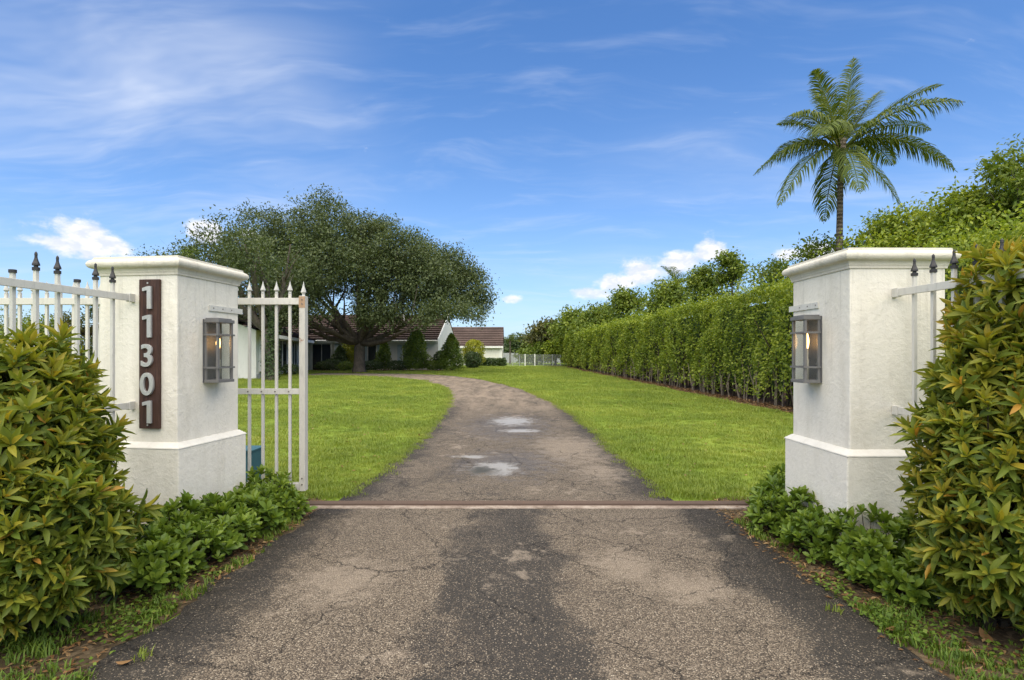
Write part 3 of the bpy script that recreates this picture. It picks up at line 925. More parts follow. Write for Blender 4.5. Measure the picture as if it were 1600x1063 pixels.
# entrance and windows on the front
dfr = MB(); dfr.box(-20.15, -19.95, HY0 - .12, HY0 - .002, 0, 2.75); dfr.box(-18.15, -17.95, HY0 - .12, HY0 - .002, 0, 2.75); dfr.box(-19.95, -18.15, HY0 - .12, HY0 - .002, 2.55, 2.75)
df = dfr.build('door', M['house_trim'], hs)
MB().box(-19.95, -18.15, HY0 - .05, HY0 - .012, 0, 2.55).build('pane', M['dark_glass'], df)
MB().box(-19.08, -19.02, HY0 - .09, HY0 - .051, 0, 2.55).build('mullion', M['house_trim'], df)
MB().box(-17.75, -17.25, HY0 - .09, HY0 - .002, 0.1, 2.6).build('shutter', M['shutter'], hs)
for x0, x1 in ((-14.4, -13.6), (-10.9, -10.1)):
    window(hs, x0, x1, HY0, .55, 2.45, True, 0)
MB().tube([(HX0, HY0 - ov - .1, HE - ov * sl + .02), (HX1, HY0 - ov - .1, HE - ov * sl + .02)], .075, 8).build('gutter', M['house_trim'], hs)
MB().tube([(-12.0, 63, 5.1), (-12.0, 63, 6.2)], .1, 10).build('vent_pipe', M['house_trim'], hs)

# wing towards the camera, turned a little
wa = math.atan2(57 - 36, -20.6 + 16.2) - PI / 2
wg = thing('house_wing', 'shaded white house wing with big window seen through the open gate', 'house', (-16.2, 36, 0), wa)
LW, WW = 21.3, 9.0
MB().add([(0, 0, 0), (0, LW, 0), (0, LW, 3.1), (0, 0, 3.1), (-WW, 0, 0), (-WW, LW, 0), (-WW, LW, 3.1), (-WW, 0, 3.1), (-WW / 2, 0, 4.75), (-WW / 2, LW, 4.75)],
         [(0, 1, 2, 3), (0, 3, 8, 7, 4), (4, 7, 6, 5), (1, 5, 6, 9, 2)]).build('wall', M['house_wall'], wg)
s2 = (4.75 - 3.1) / (WW / 2)
roof_slope('roof', (.9, -.5, 3.1 - .9 * s2 + .1), (.9, LW, 3.1 - .9 * s2 + .1), (-WW / 2, -.5, 4.95), (-WW / 2, LW, 4.95), 11, M['roof'], wg, .14)
roof_slope('roof', (-WW - .9, LW, 3.1 - .9 * s2 + .1), (-WW - .9, -.5, 3.1 - .9 * s2 + .1), (-WW / 2, LW, 4.95), (-WW / 2, -.5, 4.95), 12, M['roof'], wg)
MB().box(.9, .93, -.5, LW - 1.2, 3.1 - .9 * s2 - .14, 3.1 - .9 * s2 + .1).build('fascia', M['house_trim'], wg)
for y0, y1 in ((1.0, 4.0), (6.6, 10.6), (13, 15.4)):
    fr = MB()
    fr.box(.002, .09, y0 - .1, y0, .5, 2.7); fr.box(.002, .09, y1, y1 + .1, .5, 2.7); fr.box(.002, .09, y0, y1, 2.6, 2.7); fr.box(.002, .14, y0 - .12, y1 + .12, .42, .499)
    f = fr.build('window', M['house_trim'], wg)
    MB().box(.012, .03, y0, y1, .5, 2.6).build('pane', M['dark_glass'], f)
    ymid = (y0 + y1) / 2
    MB().box(.031, .07, ymid - .04, ymid + .04, .5, 2.6).build('mullion', M['house_trim'], f)
MB().box(.002, .05, 0.05, LW - .05, 0, .3).build('skirting', M['fence_grey'], wg)

# rear garage with brown roof
gh = thing('garage', 'small white garage with brown roof beyond the conical shrubs', 'garage', (0, 0, 0))
GX0, GX1, GY0, GY1 = -9.5, -1.35, 79.0, 89.0
gm_ = (GY0 + GY1) / 2
MB().add([(GX0, GY0, 0), (GX1, GY0, 0), (GX1, GY0, 2.75), (GX0, GY0, 2.75), (GX0, GY1, 0), (GX1, GY1, 0), (GX1, GY1, 2.75), (GX0, GY1, 2.75), (GX0, gm_, 5.4), (GX1, gm_, 5.4)],
         [(0, 1, 2, 3), (1, 5, 6, 9, 2), (5, 4, 7, 6), (4, 0, 3, 8, 7)]).build('wall', M['house_wall'], gh)
roof_slope('roof', (GX0, GY0 - .5, 2.62), (GX1 + .12, GY0 - .5, 2.62), (GX0, gm_, 5.55), (GX1 + .12, gm_, 5.55), 11, M['roof'], gh, .12)
roof_slope('roof', (GX1 + .12, GY1 + .5, 2.62), (GX0, GY1 + .5, 2.62), (GX1 + .12, gm_, 5.55), (GX0, gm_, 5.55), 10, M['roof'], gh)
MB().box(GX0, GX1 + .12, GY0 - .55, GY0 - .51, 2.4, 2.66).build('fascia', M['house_trim'], gh)
MB().box(GX1 + .001, GX1 + .05, GY0 + 1.2, GY0 + 2.1, .0, 2.1).build('door', M['fence_grey'], gh)
MB().box(-1.75, -1.38, GY0 - .08, GY0 - .002, 0, 2.38).build('corner_pier', M['house_trim'], gh)

# far fences
ff = thing('board_fence', 'low grey board fence far behind the lawn', 'fence', (0, 101, 0))
bm_ = MB().box(-.185, .185, -.02, .02, 0, 1.75).mesh('board', M['fence_grey'])
for k in range(64):
    link('board', bm_, ff, (-8 + k * .385, 0, random.Random(k).uniform(-.03, .03)))
for k in range(9): MB().box(-8 + k * 3 - .06, -8 + k * 3 + .06, .021, .12, 0, 1.7).build('post', M['fence_grey'], ff)
cf = thing('wire_fence', 'thin wire fence with white posts at the end of the lawn', 'fence', (0, 76, 0))
for k, xx in enumerate((-1.1, .1, 1.0, 1.75, 3.05, 4.2, 5.4, 6.5)):
    wd = .07 if xx in (1.75, 3.05) else .035
    MB().box(xx - wd, xx + wd, -wd, wd, 0, 1.55 if wd > .05 else 1.5).build('post', M['far_white'] if wd > .05 else M['fence_grey'], cf)
MB().box(-1.1, 6.5, -.02, .02, 1.43, 1.47).build('top_rail', M['fence_grey'], cf)
MB().box(-1.1, 6.5, .022, .03, .02, 1.42).build('wire_mesh', M['wire'], cf)

# ------------------------------------------------------------------ trees
def lobes_leaves(rng, lobes, per, sigma, shell=(.55, 1.05)):
    """lobes: (x,y,z,rx,ry,rz). Cluster centres on the lobes, leaves round the centres; returns points and outward normals"""
    P, Nn, C = [], [], []
    for (x, y, z, rx, ry, rz) in lobes:
        n = max(6, int(13 * (rx * ry * rz) ** (2 / 3) / sigma ** 2 * .28))
        d = rand_dirs(rng, n)
        s = rng.uniform(*shell, size=(n, 1))
        c = np.array([x, y, z]) + d * s * np.array([rx, ry, rz])
        C.append(c)
        k = per
        p = np.repeat(c, k, 0) + rng.normal(size=(n * k, 3)) * sigma * np.array([1, 1, .75])
        P.append(p); Nn.append(np.repeat(d, k, 0))
    return np.concatenate(P), np.concatenate(Nn), np.concatenate(C)

def limbs(rng, b, start, targets, r0, sub, jitter=.25, seg=6):
    for tg in targets:
        tg = Vector(tg); st = Vector(start)
        mid = st.lerp(tg, .45) + Vector((0, 0, -abs(tg.z - st.z) * .12)) + Vector(rng.normal(size=3) * (tg - st).length * .06)
        pts = []
        for k in range(7):
            u = k / 6
            p = st * (1 - u) ** 2 + mid * 2 * u * (1 - u) + tg * u * u
            pts.append(p + Vector(rng.normal(size=3)) * jitter * .12 * (k > 0))
        rr = [r0 * (1 - .82 * k / 6) for k in range(7)]
        b.tube(pts, rr, seg)
        for s in range(sub):
            k = int(rng.integers(2, 6))
            a = pts[k]; L = (tg - st).length * rng.uniform(.25, .5)
            dr = Vector(rng.normal(size=3)); dr.z = abs(dr.z) * .8; dr.normalize()
            e = a + (dr + (tg - st).normalized() * .6).normalized() * L
            m_ = a.lerp(e, .5) + Vector(rng.normal(size=3)) * L * .08
            b.tube([a, m_, e], [rr[k] * .55, rr[k] * .36, rr[k] * .08], 5)

def tree(name, label, cat, base, lobes, leaf, mat, trunk_r=.18, fork=.35, per=26, sigma=.35, group=None, seed=0, bark='oak_bark', n_limb=7, sub=3, aspect=.5, shell=(.55, 1.05), droop=0, gaps=0):
    rng = np.random.default_rng(seed + 100)
    o = thing(name, label, cat, (base[0], base[1], 0), 0, group)
    lob = [(x - base[0], y - base[1], z, rx, ry, rz) for (x, y, z, rx, ry, rz) in lobes]
    zc = np.mean([l[2] for l in lob]); cx = np.mean([l[0] for l in lob]); cy = np.mean([l[1] for l in lob])
    b = MB()
    fk = Vector((cx * .12, cy * .12, zc * fork))
    pts = [Vector((0, 0, -.1)), Vector((0.0, 0, .25)), Vector((.02, 0, .8)) if zc > 2 else Vector((0, 0, .3)), fk * .75, fk]
    b.tube(pts, [trunk_r * 1.6, trunk_r * 1.2, trunk_r * 1.02, trunk_r, trunk_r * .9], 10)
    tg = [(l[0] * .9, l[1] * .9, l[2]) for l in lob]
    if len(tg) > n_limb: tg = [tg[i] for i in rng.choice(len(tg), n_limb, False)]
    limbs(rng, b, fk * .96, tg, trunk_r * .62, sub)
    b.build('trunk', M[bark], o, True)
    P, Nn, C = lobes_leaves(rng, lob, per, sigma, shell)
    n = len(P)
    A = rand_dirs(rng, n) * .9 + Nn * .5; A[:, 2] -= droop
    N_ = rand_dirs(rng, n) * .7 + np.array([0, 0, .75]) + Nn * .35
    L = leaf * rng.uniform(.7, 1.35, n)
    link('crown', leaf_mesh('crown', T_SMALL, P, A, N_, L, L * aspect * rng.uniform(.8, 1.2, n), M[mat]), o)
    return o

def px(x, y, d):
    return ((x - 800) * d / 889, d, CAM_H + (553 - y) * d / 889)

# the live oak beside the drive
D_OAK = 48.4
rngo = np.random.default_rng(4)
olist = [(530, 366, 42), (478, 380, 40), (590, 380, 42), (640, 402, 40), (690, 415, 36), (728, 440, 33), (742, 474, 22), (668, 445, 42), (604, 430, 46), (536, 420, 52), (466, 424, 46),
         (415, 405, 36), (396, 450, 32), (440, 480, 32), (695, 470, 30), (640, 476, 22), (500, 470, 30), (560, 348, 24), (508, 348, 22), (652, 384, 20), (715, 405, 18), (442, 372, 32), (402, 378, 24), (755, 455, 16), (752, 492, 13), (724, 488, 18), (690, 500, 14), (470, 492, 20), (420, 490, 20), (600, 486, 26), (560, 474, 26), (640, 492, 20), (528, 490, 20), (585, 496, 18), (500, 500, 18), (460, 505, 18), (620, 500, 15), (664, 496, 18), (705, 494, 16), (735, 505, 10)]
ol = []
for (x, y, r) in olist:
    for rep in range(2 if r > 28 else 1):
        dd = D_OAK + rngo.uniform(-5.5, 5.5) * (1 if r > 25 else .5)
        X, Y, Z = px(x + rngo.uniform(-6, 6), y + rngo.uniform(-5, 5), D_OAK)
        rr = r * D_OAK / 889
        if y > 484: dd = D_OAK - rngo.uniform(2, 6.5)
        ol.append((X, dd, Z, rr, rr, rr * .82))
tree('oak_tree', 'large spreading dark green oak beside the curve of the drive', 'tree', (-13.0, D_OAK), ol, .20, 'oak_leaf', .46, .34, 34, .34, None, 1, n_limb=13, sub=5, shell=(.55, 1.2))
# second oak, behind the pillar
ol2 = []
for (x, y, r) in [(365, 382, 30), (330, 402, 32), (405, 392, 34), (430, 420, 36), (310, 440, 36), (370, 430, 40), (290, 402, 18), (368, 352, 12), (415, 470, 26), (340, 480, 30), (455, 380, 20)]:
    for rep in range(2 if r > 30 else 1):
        X, Y, Z = px(x, y, 34); rr = r * 34 / 889
        ol2.append((X, 34 + rngo.uniform(-3, 3), Z, rr, rr, rr * .85))
tree('oak_tree', 'loose-crowned oak with dark ivy-clad trunk rising behind the numbered pillar', 'tree', (-14.5, 34.2), ol2, .165, 'oak_leaf', .34, .45, 13, .28, None, 2, n_limb=9, sub=4, shell=(.5, 1.15))
iv = np.random.default_rng(33)
n = 2600
th = iv.uniform(0, 2 * PI, n); zz = iv.uniform(.1, 4.4, n); rad = .42 + iv.normal(size=n) * .08 - zz * .02
P = np.c_[-14.5 + rad * np.cos(th), 34.2 + rad * np.sin(th), zz]
Nn = np.c_[np.cos(th), np.sin(th), np.full(n, .3)]
ivo = tag(link('ivy', leaf_mesh('ivy', T_SMALL, P, iv.normal(size=(n, 3)) + np.array([0, 0, -.6]), Nn, iv.uniform(.1, .2, n), iv.uniform(.08, .14, n), M['tree_dark'])),
          'dark ivy climbing the oak trunk seen through the gate', 'ivy', kind='stuff')

# trees behind the hedge and on the horizon: (x px, y top px, half width px, depth, material, name, label)
bt = [
    (862, 508, 30, 84, 'tree_bronze', 'bronze tinted tree at the far end of the tall hedge'),
    (900, 492, 34, 74, 'tree_leaf', 'dull green tree behind the far part of the hedge, beside the bronze one'),
    (935, 484, 30, 64, 'tree_leaf', 'low mid green tree behind the far half of the hedge'),
    (985, 462, 34, 54, 'tree_leaf', 'green tree with a thin pointed top behind the middle of the hedge'),
    (1048, 450, 40, 44, 'tree_leaf', 'broad green tree just behind the middle of the hedge'),
    (1098, 424, 30, 36, 'tree_leaf', 'green tree rising over the hedge below the white cloud'),
    (1142, 398, 24, 33, 'tree_leaf', 'tall loose tree rising highest over the middle of the hedge'),
    (1205, 412, 46, 27, 'tree_leaf', 'green tree over the hedge just left of the unnumbered pillar'),
    (1272, 376, 42, 23, 'tree_leaf', 'green tree over the unnumbered pillar cap at the foot of the palm'),
]
for k, (x, y, hw, d, mt, lb) in enumerate(bt):
    rg = np.random.default_rng(70 + k)
    X, Y, Z = px(x, y, d); W_ = hw * d / 889
    lo = []
    W_ *= 1.25
    for j in range(18):
        f = rg.uniform(0, 1)
        zc = 2.2 + (Z - 2.2) * f
        r = W_ * rg.uniform(.22, .40)
        spread = W_ * (1.15 - .85 * f)
        lo.append((X + rg.uniform(-1, 1) * spread, Y + rg.uniform(-1, 1) * spread, min(zc, Z - r * .5), r, r, r * .8))
    lo.append((X + W_ * rg.uniform(-.3, .3), Y, Z - W_ * .26, W_ * .34, W_ * .34, W_ * .3))
    tree('broadleaf_tree', lb, 'tree', (X, Y), lo, max(.14, d * .0056), mt, .12, .35, 34, max(.2, W_ * .17), 'trees behind the tall hedge', 10 + k, n_limb=6, sub=3, shell=(.4, 1.2), aspect=.55)
# larger lush trees right of the pillar
big = [
    ('lush light green tree directly behind the unnumbered pillar', 12.6, 18.6, [(1415, 352, 34), (1390, 385, 40), (1450, 365, 36), (1440, 400, 45), (1400, 430, 45), (1475, 340, 24), (1385, 345, 16), (1360, 395, 26)], 'hedge_leaf'),
    ('lush light green tree over the top of the yellowish bush', 13.4, 16.2, [(1510, 330, 36), (1545, 345, 40), (1500, 370, 45), (1560, 390, 55), (1480, 400, 40), (1520, 305, 20), (1600, 360, 45), (1470, 430, 50)], 'hedge_leaf'),
    ('taller tree with open branches at the right edge of the view', 13.9, 14.6, [(1590, 262, 26), (1618, 240, 30), (1640, 280, 40), (1570, 282, 14), (1600, 300, 30), (1650, 330, 60), (1700, 290, 60), (1660, 400, 70)], 'tree_leaf'),
]
for k, (lb, X, d, ls, mt) in enumerate(big):
    lo = []
    for (x, y, r) in ls:
        for rep in range(2 if r > 30 else 1):
            a, b_, c = px(x, y, d); rr = r * d / 889
            lo.append((a, d + np.random.default_rng(int(x + rep)).uniform(-.9, .9) + rep * .8, c, rr, rr, rr * .8))
    tree('ficus_tree', lb, 'tree', (X, d + .4), lo, .135, mt, .14, .4, 32, .2, 'trees behind the tall hedge', 40 + k, n_limb=9, sub=4, shell=(.35, 1.15), aspect=.5, droop=.35)
# horizon and left side
bk = [
    (815, 524, 30, 120, 'tree_dark', 'round dark tree beyond the far board fence'),
    (843, 530, 22, 112, 'tree_leaf', 'light green tree beyond the far board fence, near the hedge end'),
    (838, 538, 22, 82, 'cone_leaf', 'small bright green tree beside the white posts of the wire fence'),
    (868, 536, 18, 79, 'hedge_leaf', 'clipped green shrub tree at the far end of the hedge'),
    (772, 535, 26, 125, 'tree_dark', 'dark tree behind the garage roof'),
    (740, 520, 40, 130, 'tree_dark', 'wide dark tree mostly hidden behind the garage'),
    (255, 390, 60, 62, 'tree_dark', 'tall dark tree showing just over the numbered pillar cap'),
    (295, 388, 26, 50, 'cone_leaf', 'bright green tree top at the corner of the numbered pillar cap'),
    (165, 470, 40, 52, 'tree_dark', 'dark tree seen between railing and numbered pillar'),
    (40, 500, 60, 44, 'tree_leaf', 'green tree low behind the railing at the left edge'),
    (110, 494, 44, 50, 'tree_bronze', 'olive tree low behind the railing near the numbered pillar'),
    (-70, 470, 70, 40, 'tree_leaf', 'green tree beyond the left edge of the view'),
]
for k, (x, y, hw, d, mt, lb) in enumerate(bk):
    rg = np.random.default_rng(170 + k)
    X, Y, Z = px(x, y, d); W_ = hw * d / 889
    lo = []
    for j in range(9):
        f = rg.uniform(.1, 1); r = W_ * rg.uniform(.35, .55)
        zc = .8 + (Z - .8) * f
        lo.append((X + rg.uniform(-1, 1) * W_ * (1 - .6 * f * f), Y + rg.uniform(-1, 1) * W_ * .6, min(zc, Z - r * .6), r, r, r * .8))
    lo.append((X, Y, Z - W_ * .35, W_ * .5, W_ * .5, W_ * .35))
    tree('broadleaf_tree', lb, 'tree', (X, Y), lo, max(.16, d * .0042), mt, .16, .3, 20, max(.26, W_ * .16), 'trees on the horizon', 60 + k, n_limb=5, sub=2, shell=(.4, 1.1), aspect=.6)
# dense wood closing the horizon
rg = np.random.default_rng(9)
n = 26000
xs = rg.uniform(-170, 190, n); top = 3.6 + 1.5 * np.sin(xs * .11) + 1.0 * np.sin(xs * .37 + 1) + .5 * np.sin(xs * 1.1)
P = np.c_[xs, 165 + rg.normal(size=n) * 4, rg.uniform(0, 1, n) ** .7 * top]
wd = tag(link('distant_wood', leaf_mesh('distant_wood', T_SMALL, P, rg.normal(size=(n, 3)), rg.normal(size=(n, 3)) + np.array([0, -.6, .6]), rg.uniform(.7, 1.5, n), rg.uniform(.5, 1.0, n), M['tree_dark'])),
         'distant belt of dark trees closing the horizon', 'trees', kind='stuff')

# ------------------------------------------------------------------ palms
def frond_mesh(rng, c, e, lift, n=46, leaf=.85, hang=.55, name='frond', wid=.044):
    c = Vector(c); e = Vector(e)
    ct = c.lerp(e, .48) + Vector((0, 0, lift))
    P, A, N_, L, W = [], [], [], [], []
    path = []
    for k in range(13):
        u = k / 12; path.append(c * (1 - u) ** 2 + ct * 2 * u * (1 - u) + e * u * u)
    b = MB(); b.tube(path, [.035 * (1 - .85 * k / 12) + .004 for k in range(13)], 5)
    vs, fs = [], []
    for k in range(n):
        u = .12 + .88 * (k + rng.uniform(0, .6)) / n
        p = c * (1 - u) ** 2 + ct * 2 * u * (1 - u) + e * u * u
        tg = ((ct - c) * (1 - u) + (e - ct) * u).normalized()
        sd = tg.cross(Vector((0, 0, 1)))
        if sd.length < .1: sd = tg.cross(Vector((0, 1, 0)))
        sd.normalize(); nn = sd.cross(tg)
        ll = leaf * (math.sin(PI * min(1, .16 + u * .86)) ** .6) * rng.uniform(.8, 1.1)
        for s in (-1, 1):
            d1 = (sd * s * .75 + tg * .62 + nn * .18 + Vector(rng.normal(size=3)) * .07).normalized()
            d2 = (d1 + Vector((0, 0, -hang * rng.uniform(.7, 1.3)))).normalized()
            d3 = (d2 + Vector((0, 0, -hang * 1.1))).normalized()
            q0, q1 = p, p + d1 * ll * .35
            q2 = q1 + d2 * ll * .35; q3 = q2 + d3 * ll * .3
            wv = tg.cross(d1).cross(d1).normalized() if tg.cross(d1).length > .01 else sd
            h = wid * .5
            b.add([q0 - wv * h * .5, q0 + wv * h * .5, q1 + wv * h, q1 - wv * h, q2 + wv * h * .8, q2 - wv * h * .8, q3],
                  [(0, 1, 2, 3), (3, 2, 4, 5), (5, 4, 6)])
    return b.mesh(name, M['palm_leaf'])

def palm(label, base, crown, trunk_r, tips, leaf=.85, group=None, seed=0, nl=46, hang=.55):
    rng = np.random.default_rng(seed)
    o = thing('palm_tree', label, 'palm tree', (base[0], base[1], 0), 0, group)
    c = Vector(crown) - Vector((base[0], base[1], 0))
    b = MB(); pts, rr = [], []
    n = 26
    for k in range(n):
        u = k / (n - 1)
        pts.append(Vector((c.x * u ** 1.4, c.y * u, c.z * u)))
        rr.append(trunk_r * (1.25 - .5 * u + .35 * (1 - u) ** 8) * (1 + .035 * (k % 2)))
    b.tube(pts, rr, 12); b.build('trunk', M['palm_bark'], o, True)
    bt_ = MB()
    for k in range(14):
        a = k * 2.4; d = Vector((math.cos(a), math.sin(a), 0))
        bt_.tube([c + d * trunk_r * .5 + Vector((0, 0, -.35)), c + d * trunk_r * 1.1 + Vector((0, 0, .05)), c + d * trunk_r * 1.2 + Vector((0, 0, .45))], [.07, .06, .03], 5)
    bt_.build('leaf_bases', M['palm_bark'], o)
    for (e, lift) in tips:
        link('frond', frond_mesh(rng, c, Vector(e) - Vector((base[0], base[1], 0)), lift, nl, leaf * (1 if (e[2] - crown[2]) < 1.6 else .72), hang if (e[2] - crown[2]) < 1.6 else hang * .4), o)
    return o
DP = 22.0
tips = []
for (x, y, dyy, lift) in [(1341, 82, .3, .2), (1262, 116, -.4, .5), (1297, 118, 1.2, .3), (1214, 186, -.8, .95), (1180, 262, .2, 1.15), (1192, 328, -1.2, 1.3), (1236, 214, 1.8, .9),
                     (1290, 318, -2.2, 1.0), (1366, 334, -1.6, .9), (1340, 318, 2.4, 1.0), (1474, 262, -.6, 1.35), (1446, 280, -1.6, 1.35), (1478, 182, .8, 1.0), (1460, 142, -.5, .75),
                     (1392, 130, .6, .3), (1425, 196, -2.6, 1.1), (1420, 165, 2.2, .9), (1255, 160, 2.2, .8), (1230, 240, -2.4, 1.2), (1372, 108, 1.6, .3), (1446, 226, 1.8, 1.1)]:
    X, Y, Z = px(x, y, DP); tips.append(((X, Y + dyy, Z), lift))
cr = px(1314, 236, DP)
tips = [((e[0], e[1], e[2] - (.25 if e[2] < cr[2] + 1.5 else 0)), l * 1.15) for e, l in tips]
palm('tall coconut palm standing above the hedge behind the unnumbered pillar', (px(1309, 400, DP)[0], DP), cr, .125, tips, 1.2, None, 3, 70, .95)
def small_palm(label, x, y, d, r, seed):
    rg = np.random.default_rng(seed); X, Y, Z = px(x, y, d); tp = []
    for k in range(11):
        a = k * 2 * PI / 11 + rg.uniform(-.2, .2); e = rg.uniform(-.1, .8)
        tp.append(((X + r * math.cos(a) * math.cos(e), Y + r * math.sin(a) * math.cos(e), Z + r * math.sin(e)), r * .3))
    palm(label, (X, Y), (X, Y, Z), .12, tp, r * .38, 'small palms behind the hedge and fence', seed, 26, .4)
small_palm('small palm poking over the middle of the hedge below the cloud', 1058, 446, 50, 2.3, 5)
small_palm('small palm top just right of the unnumbered pillar cap centre', 1392, 374, 24, .9, 6)
small_palm('small palm standing beside the garage end', 797, 536, 92, 2.2, 7)

# ------------------------------------------------------------------ tall clipped hedge
hd = thing('hedge', 'tall clipped green hedge running along the edge of the lawn', 'hedge', (8.0, 12, 0))
rg = np.random.default_rng(21)
def hx_at(y): return 8.15 - (y - 9) * .0235
def wav(y, z):
    return .16 * np.sin(y * 1.15 + z * .8) + .10 * np.sin(y * 2.9 + 1.3 - z * 1.7) + .07 * np.sin(y * 5.3 + z * 3.1) + .06 * np.sin(z * 5 + y * .7)
# near to far, leaf size grows with depth
PP, NN, LL = [], [], []
for (ya, yb, dens, lf) in ((9, 15, 620, .085), (15, 23, 640, .10), (23, 34, 430, .125), (34, 50, 280, .16), (50, 76.5, 190, .20)):
    n = int((yb - ya) * 3.2 * dens * .72)
    y = rg.uniform(ya, yb, n); z = rg.uniform(0, 1, n)
    z = .22 + (3.62 - .22) * z ** .92
    n_low = rg.uniform(0, 1, n)
    thin = np.sin(y * .83 + 1.0) + np.sin(y * 2.1 + z * 1.3)
    keep = ((z > .85) | (n_low < .15 + .6 * z)) & ((thin > -1.3) | (n_low < .6))
    y, z = y[keep], z[keep]; n = len(y)
    dep = np.abs(rg.normal(size=n)) * .17
    x = hx_at(y) + dep - wav(y, z) - np.where(z > 3.3, -.25 * (z - 3.3) * 3, 0)
    PP.append(np.c_[x, y, z]); NN.append(np.c_[np.full(n, -1.), np.zeros(n), np.full(n, .35)]); LL.append(lf * rg.uniform(.7, 1.3, n))
    n = int((yb - ya) * 1.7 * dens * .62)
    y = rg.uniform(ya, yb, n); x = hx_at(y) + rg.uniform(-.12, 1.7, n)
    z = 3.62 + .09 * np.sin(y * 1.7 + x) + .08 * np.sin(y * 4.3) + np.abs(rg.normal(size=n)) * .10 - .06
    PP.append(np.c_[x, y, z]); NN.append(np.c_[np.full(n, -.3), np.zeros(n), np.ones(n)]); LL.append(lf * rg.uniform(.7, 1.3, n))
# loose shoots above the clipped top
ns = 520
ys_ = 9 + 67 * rg.uniform(0, 1, ns) ** 1.3
for yy in ys_:
    k = 12; hh = rg.uniform(.15, .8); xx0 = hx_at(yy) + rg.uniform(-.05, 1.3); u = rg.uniform(0, 1, k)
    PP.append(np.c_[xx0 + rg.normal(size=k) * .07, yy + rg.normal(size=k) * .10, 3.6 + u * hh]); NN.append(np.tile([-.2, 0, .8], (k, 1))); LL.append(np.full(k, max(.09, yy * .0042)))
# end face
n = 2600
PP.append(np.c_[hx_at(76.5) + rg.uniform(0, 1.7, n), 76.5 + rg.normal(size=n) * .15, rg.uniform(.4, 3.6, n)]); NN.append(np.tile([0., 1, .3], (n, 1))); LL.append(np.full(n, .2))
P = np.concatenate(PP); Nn = np.concatenate(NN); L = np.concatenate(LL); n = len(P)
P[:, 0] -= 8.0; P[:, 1] -= 12
A = rand_dirs(rg, n) + Nn * .35 + np.array([0, 0, -.45]); Nr = rand_dirs(rg, n) * .65 + Nn * .6 + np.array([0, 0, .35])
tag(link('foliage', leaf_mesh('foliage', T_SMALL, P, A, Nr, L, L * .55, M['hedge_leaf']), hd), kind='stuff')
# woody inside
b = MB()
for k in range(520):
    y = 9.2 + 67 * rg.uniform(0, 1) ** 1.35; x = hx_at(y) + rg.uniform(.3, 1.4); zt = rg.uniform(2.2, 3.4)
    b.tube([(x - 8, y - 12, 0), (x - 8 + rg.normal() * .12, y - 12 + rg.normal() * .2, zt * .5), (x - 8 + rg.normal() * .3, y - 12 + rg.normal() * .4, zt)], [.045, .035, .012], 4, False)
tag(b.build('inner_branches', M['twig'], hd), kind='stuff')
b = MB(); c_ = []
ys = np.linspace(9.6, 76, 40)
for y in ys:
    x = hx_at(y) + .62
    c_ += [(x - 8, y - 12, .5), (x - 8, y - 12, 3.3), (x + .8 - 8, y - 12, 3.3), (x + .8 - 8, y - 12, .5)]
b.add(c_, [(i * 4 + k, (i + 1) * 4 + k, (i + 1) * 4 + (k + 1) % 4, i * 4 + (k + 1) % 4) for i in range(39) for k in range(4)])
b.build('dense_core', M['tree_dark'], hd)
# pale stems at the foot
for k in range(110):
    y = 9.4 + 44 * (k / 110) ** 1.15 + rg.uniform(-.2, .2); x = hx_at(y) + rg.uniform(.06, .3)
    lean = rg.normal() * .16; h = rg.uniform(.8, 1.5)
    bb = MB(); bb.tube([(0, 0, -.03), (rg.normal() * .05, lean * .4, h * .5), (rg.normal() * .08, lean, h)], [.032 * rg.uniform(.7, 1.3), .024, .014], 5, False)
    if k % 3 == 0:
        bb.tube([(0, lean * .2, h * .25), (-.06, lean + rg.normal() * .25, h * .8)], [.02, .009], 4, False)
    bb.build('stem', M['stem_bark'], hd, True, (x - 8, y - 12, 0))

# ------------------------------------------------------------------ shrubs by the house
def shrub(name, label, cat, X, Y, H, W, mat, shape='cone', seed=0, group=None, leaf=.17):
    rg = np.random.default_rng(seed + 300)
    o = thing(name, label, cat, (X, Y, 0), 0, group)
    n = int(900 * max(H * W, .6))
    u = rg.uniform(0.03, 1, n); th = rg.uniform(0, 2 * PI, n)
    prof = np.where(u < .25, .75 + u, 1.0) * (1 - u ** 1.7) ** .75 if shape == 'cone' else np.sqrt(np.maximum(0, 1 - (2 * u - 1) ** 2)) ** .8
    rr = W / 2 * prof * (1 + .2 * np.sin(th * 3 + u * 9) + .14 * np.sin(th * 7 - u * 15)) * rg.uniform(.4, 1.18, n) ** .6
    P = np.c_[rr * np.cos(th), rr * np.sin(th), u * H + .08]
    Nn = np.c_[np.cos(th), np.sin(th), np.full(n, .6)]
    L = leaf * rg.uniform(.7, 1.3, n)
    link('crown', leaf_mesh('crown', T_SMALL, P, rand_dirs(rg, n) + Nn * .5, Nn + rand_dirs(rg, n) * .6, L, L * .6, M[mat]), o)
    b = MB(); b.tube([(0, 0, -.05), (.02, .0, H * .4), (0, 0, H * .85)], [.07, .05, .01], 6)
    for k in range(8):
        a = k * 2.4; z = H * (.12 + .07 * k)
        b.tube([(0, 0, z), (math.cos(a) * W * .32, math.sin(a) * W * .32, z + .3)], [.025, .008], 4)
    b.build('trunk', M['stem_bark'], o)
    return o
gS = 'shrubs along the house front'
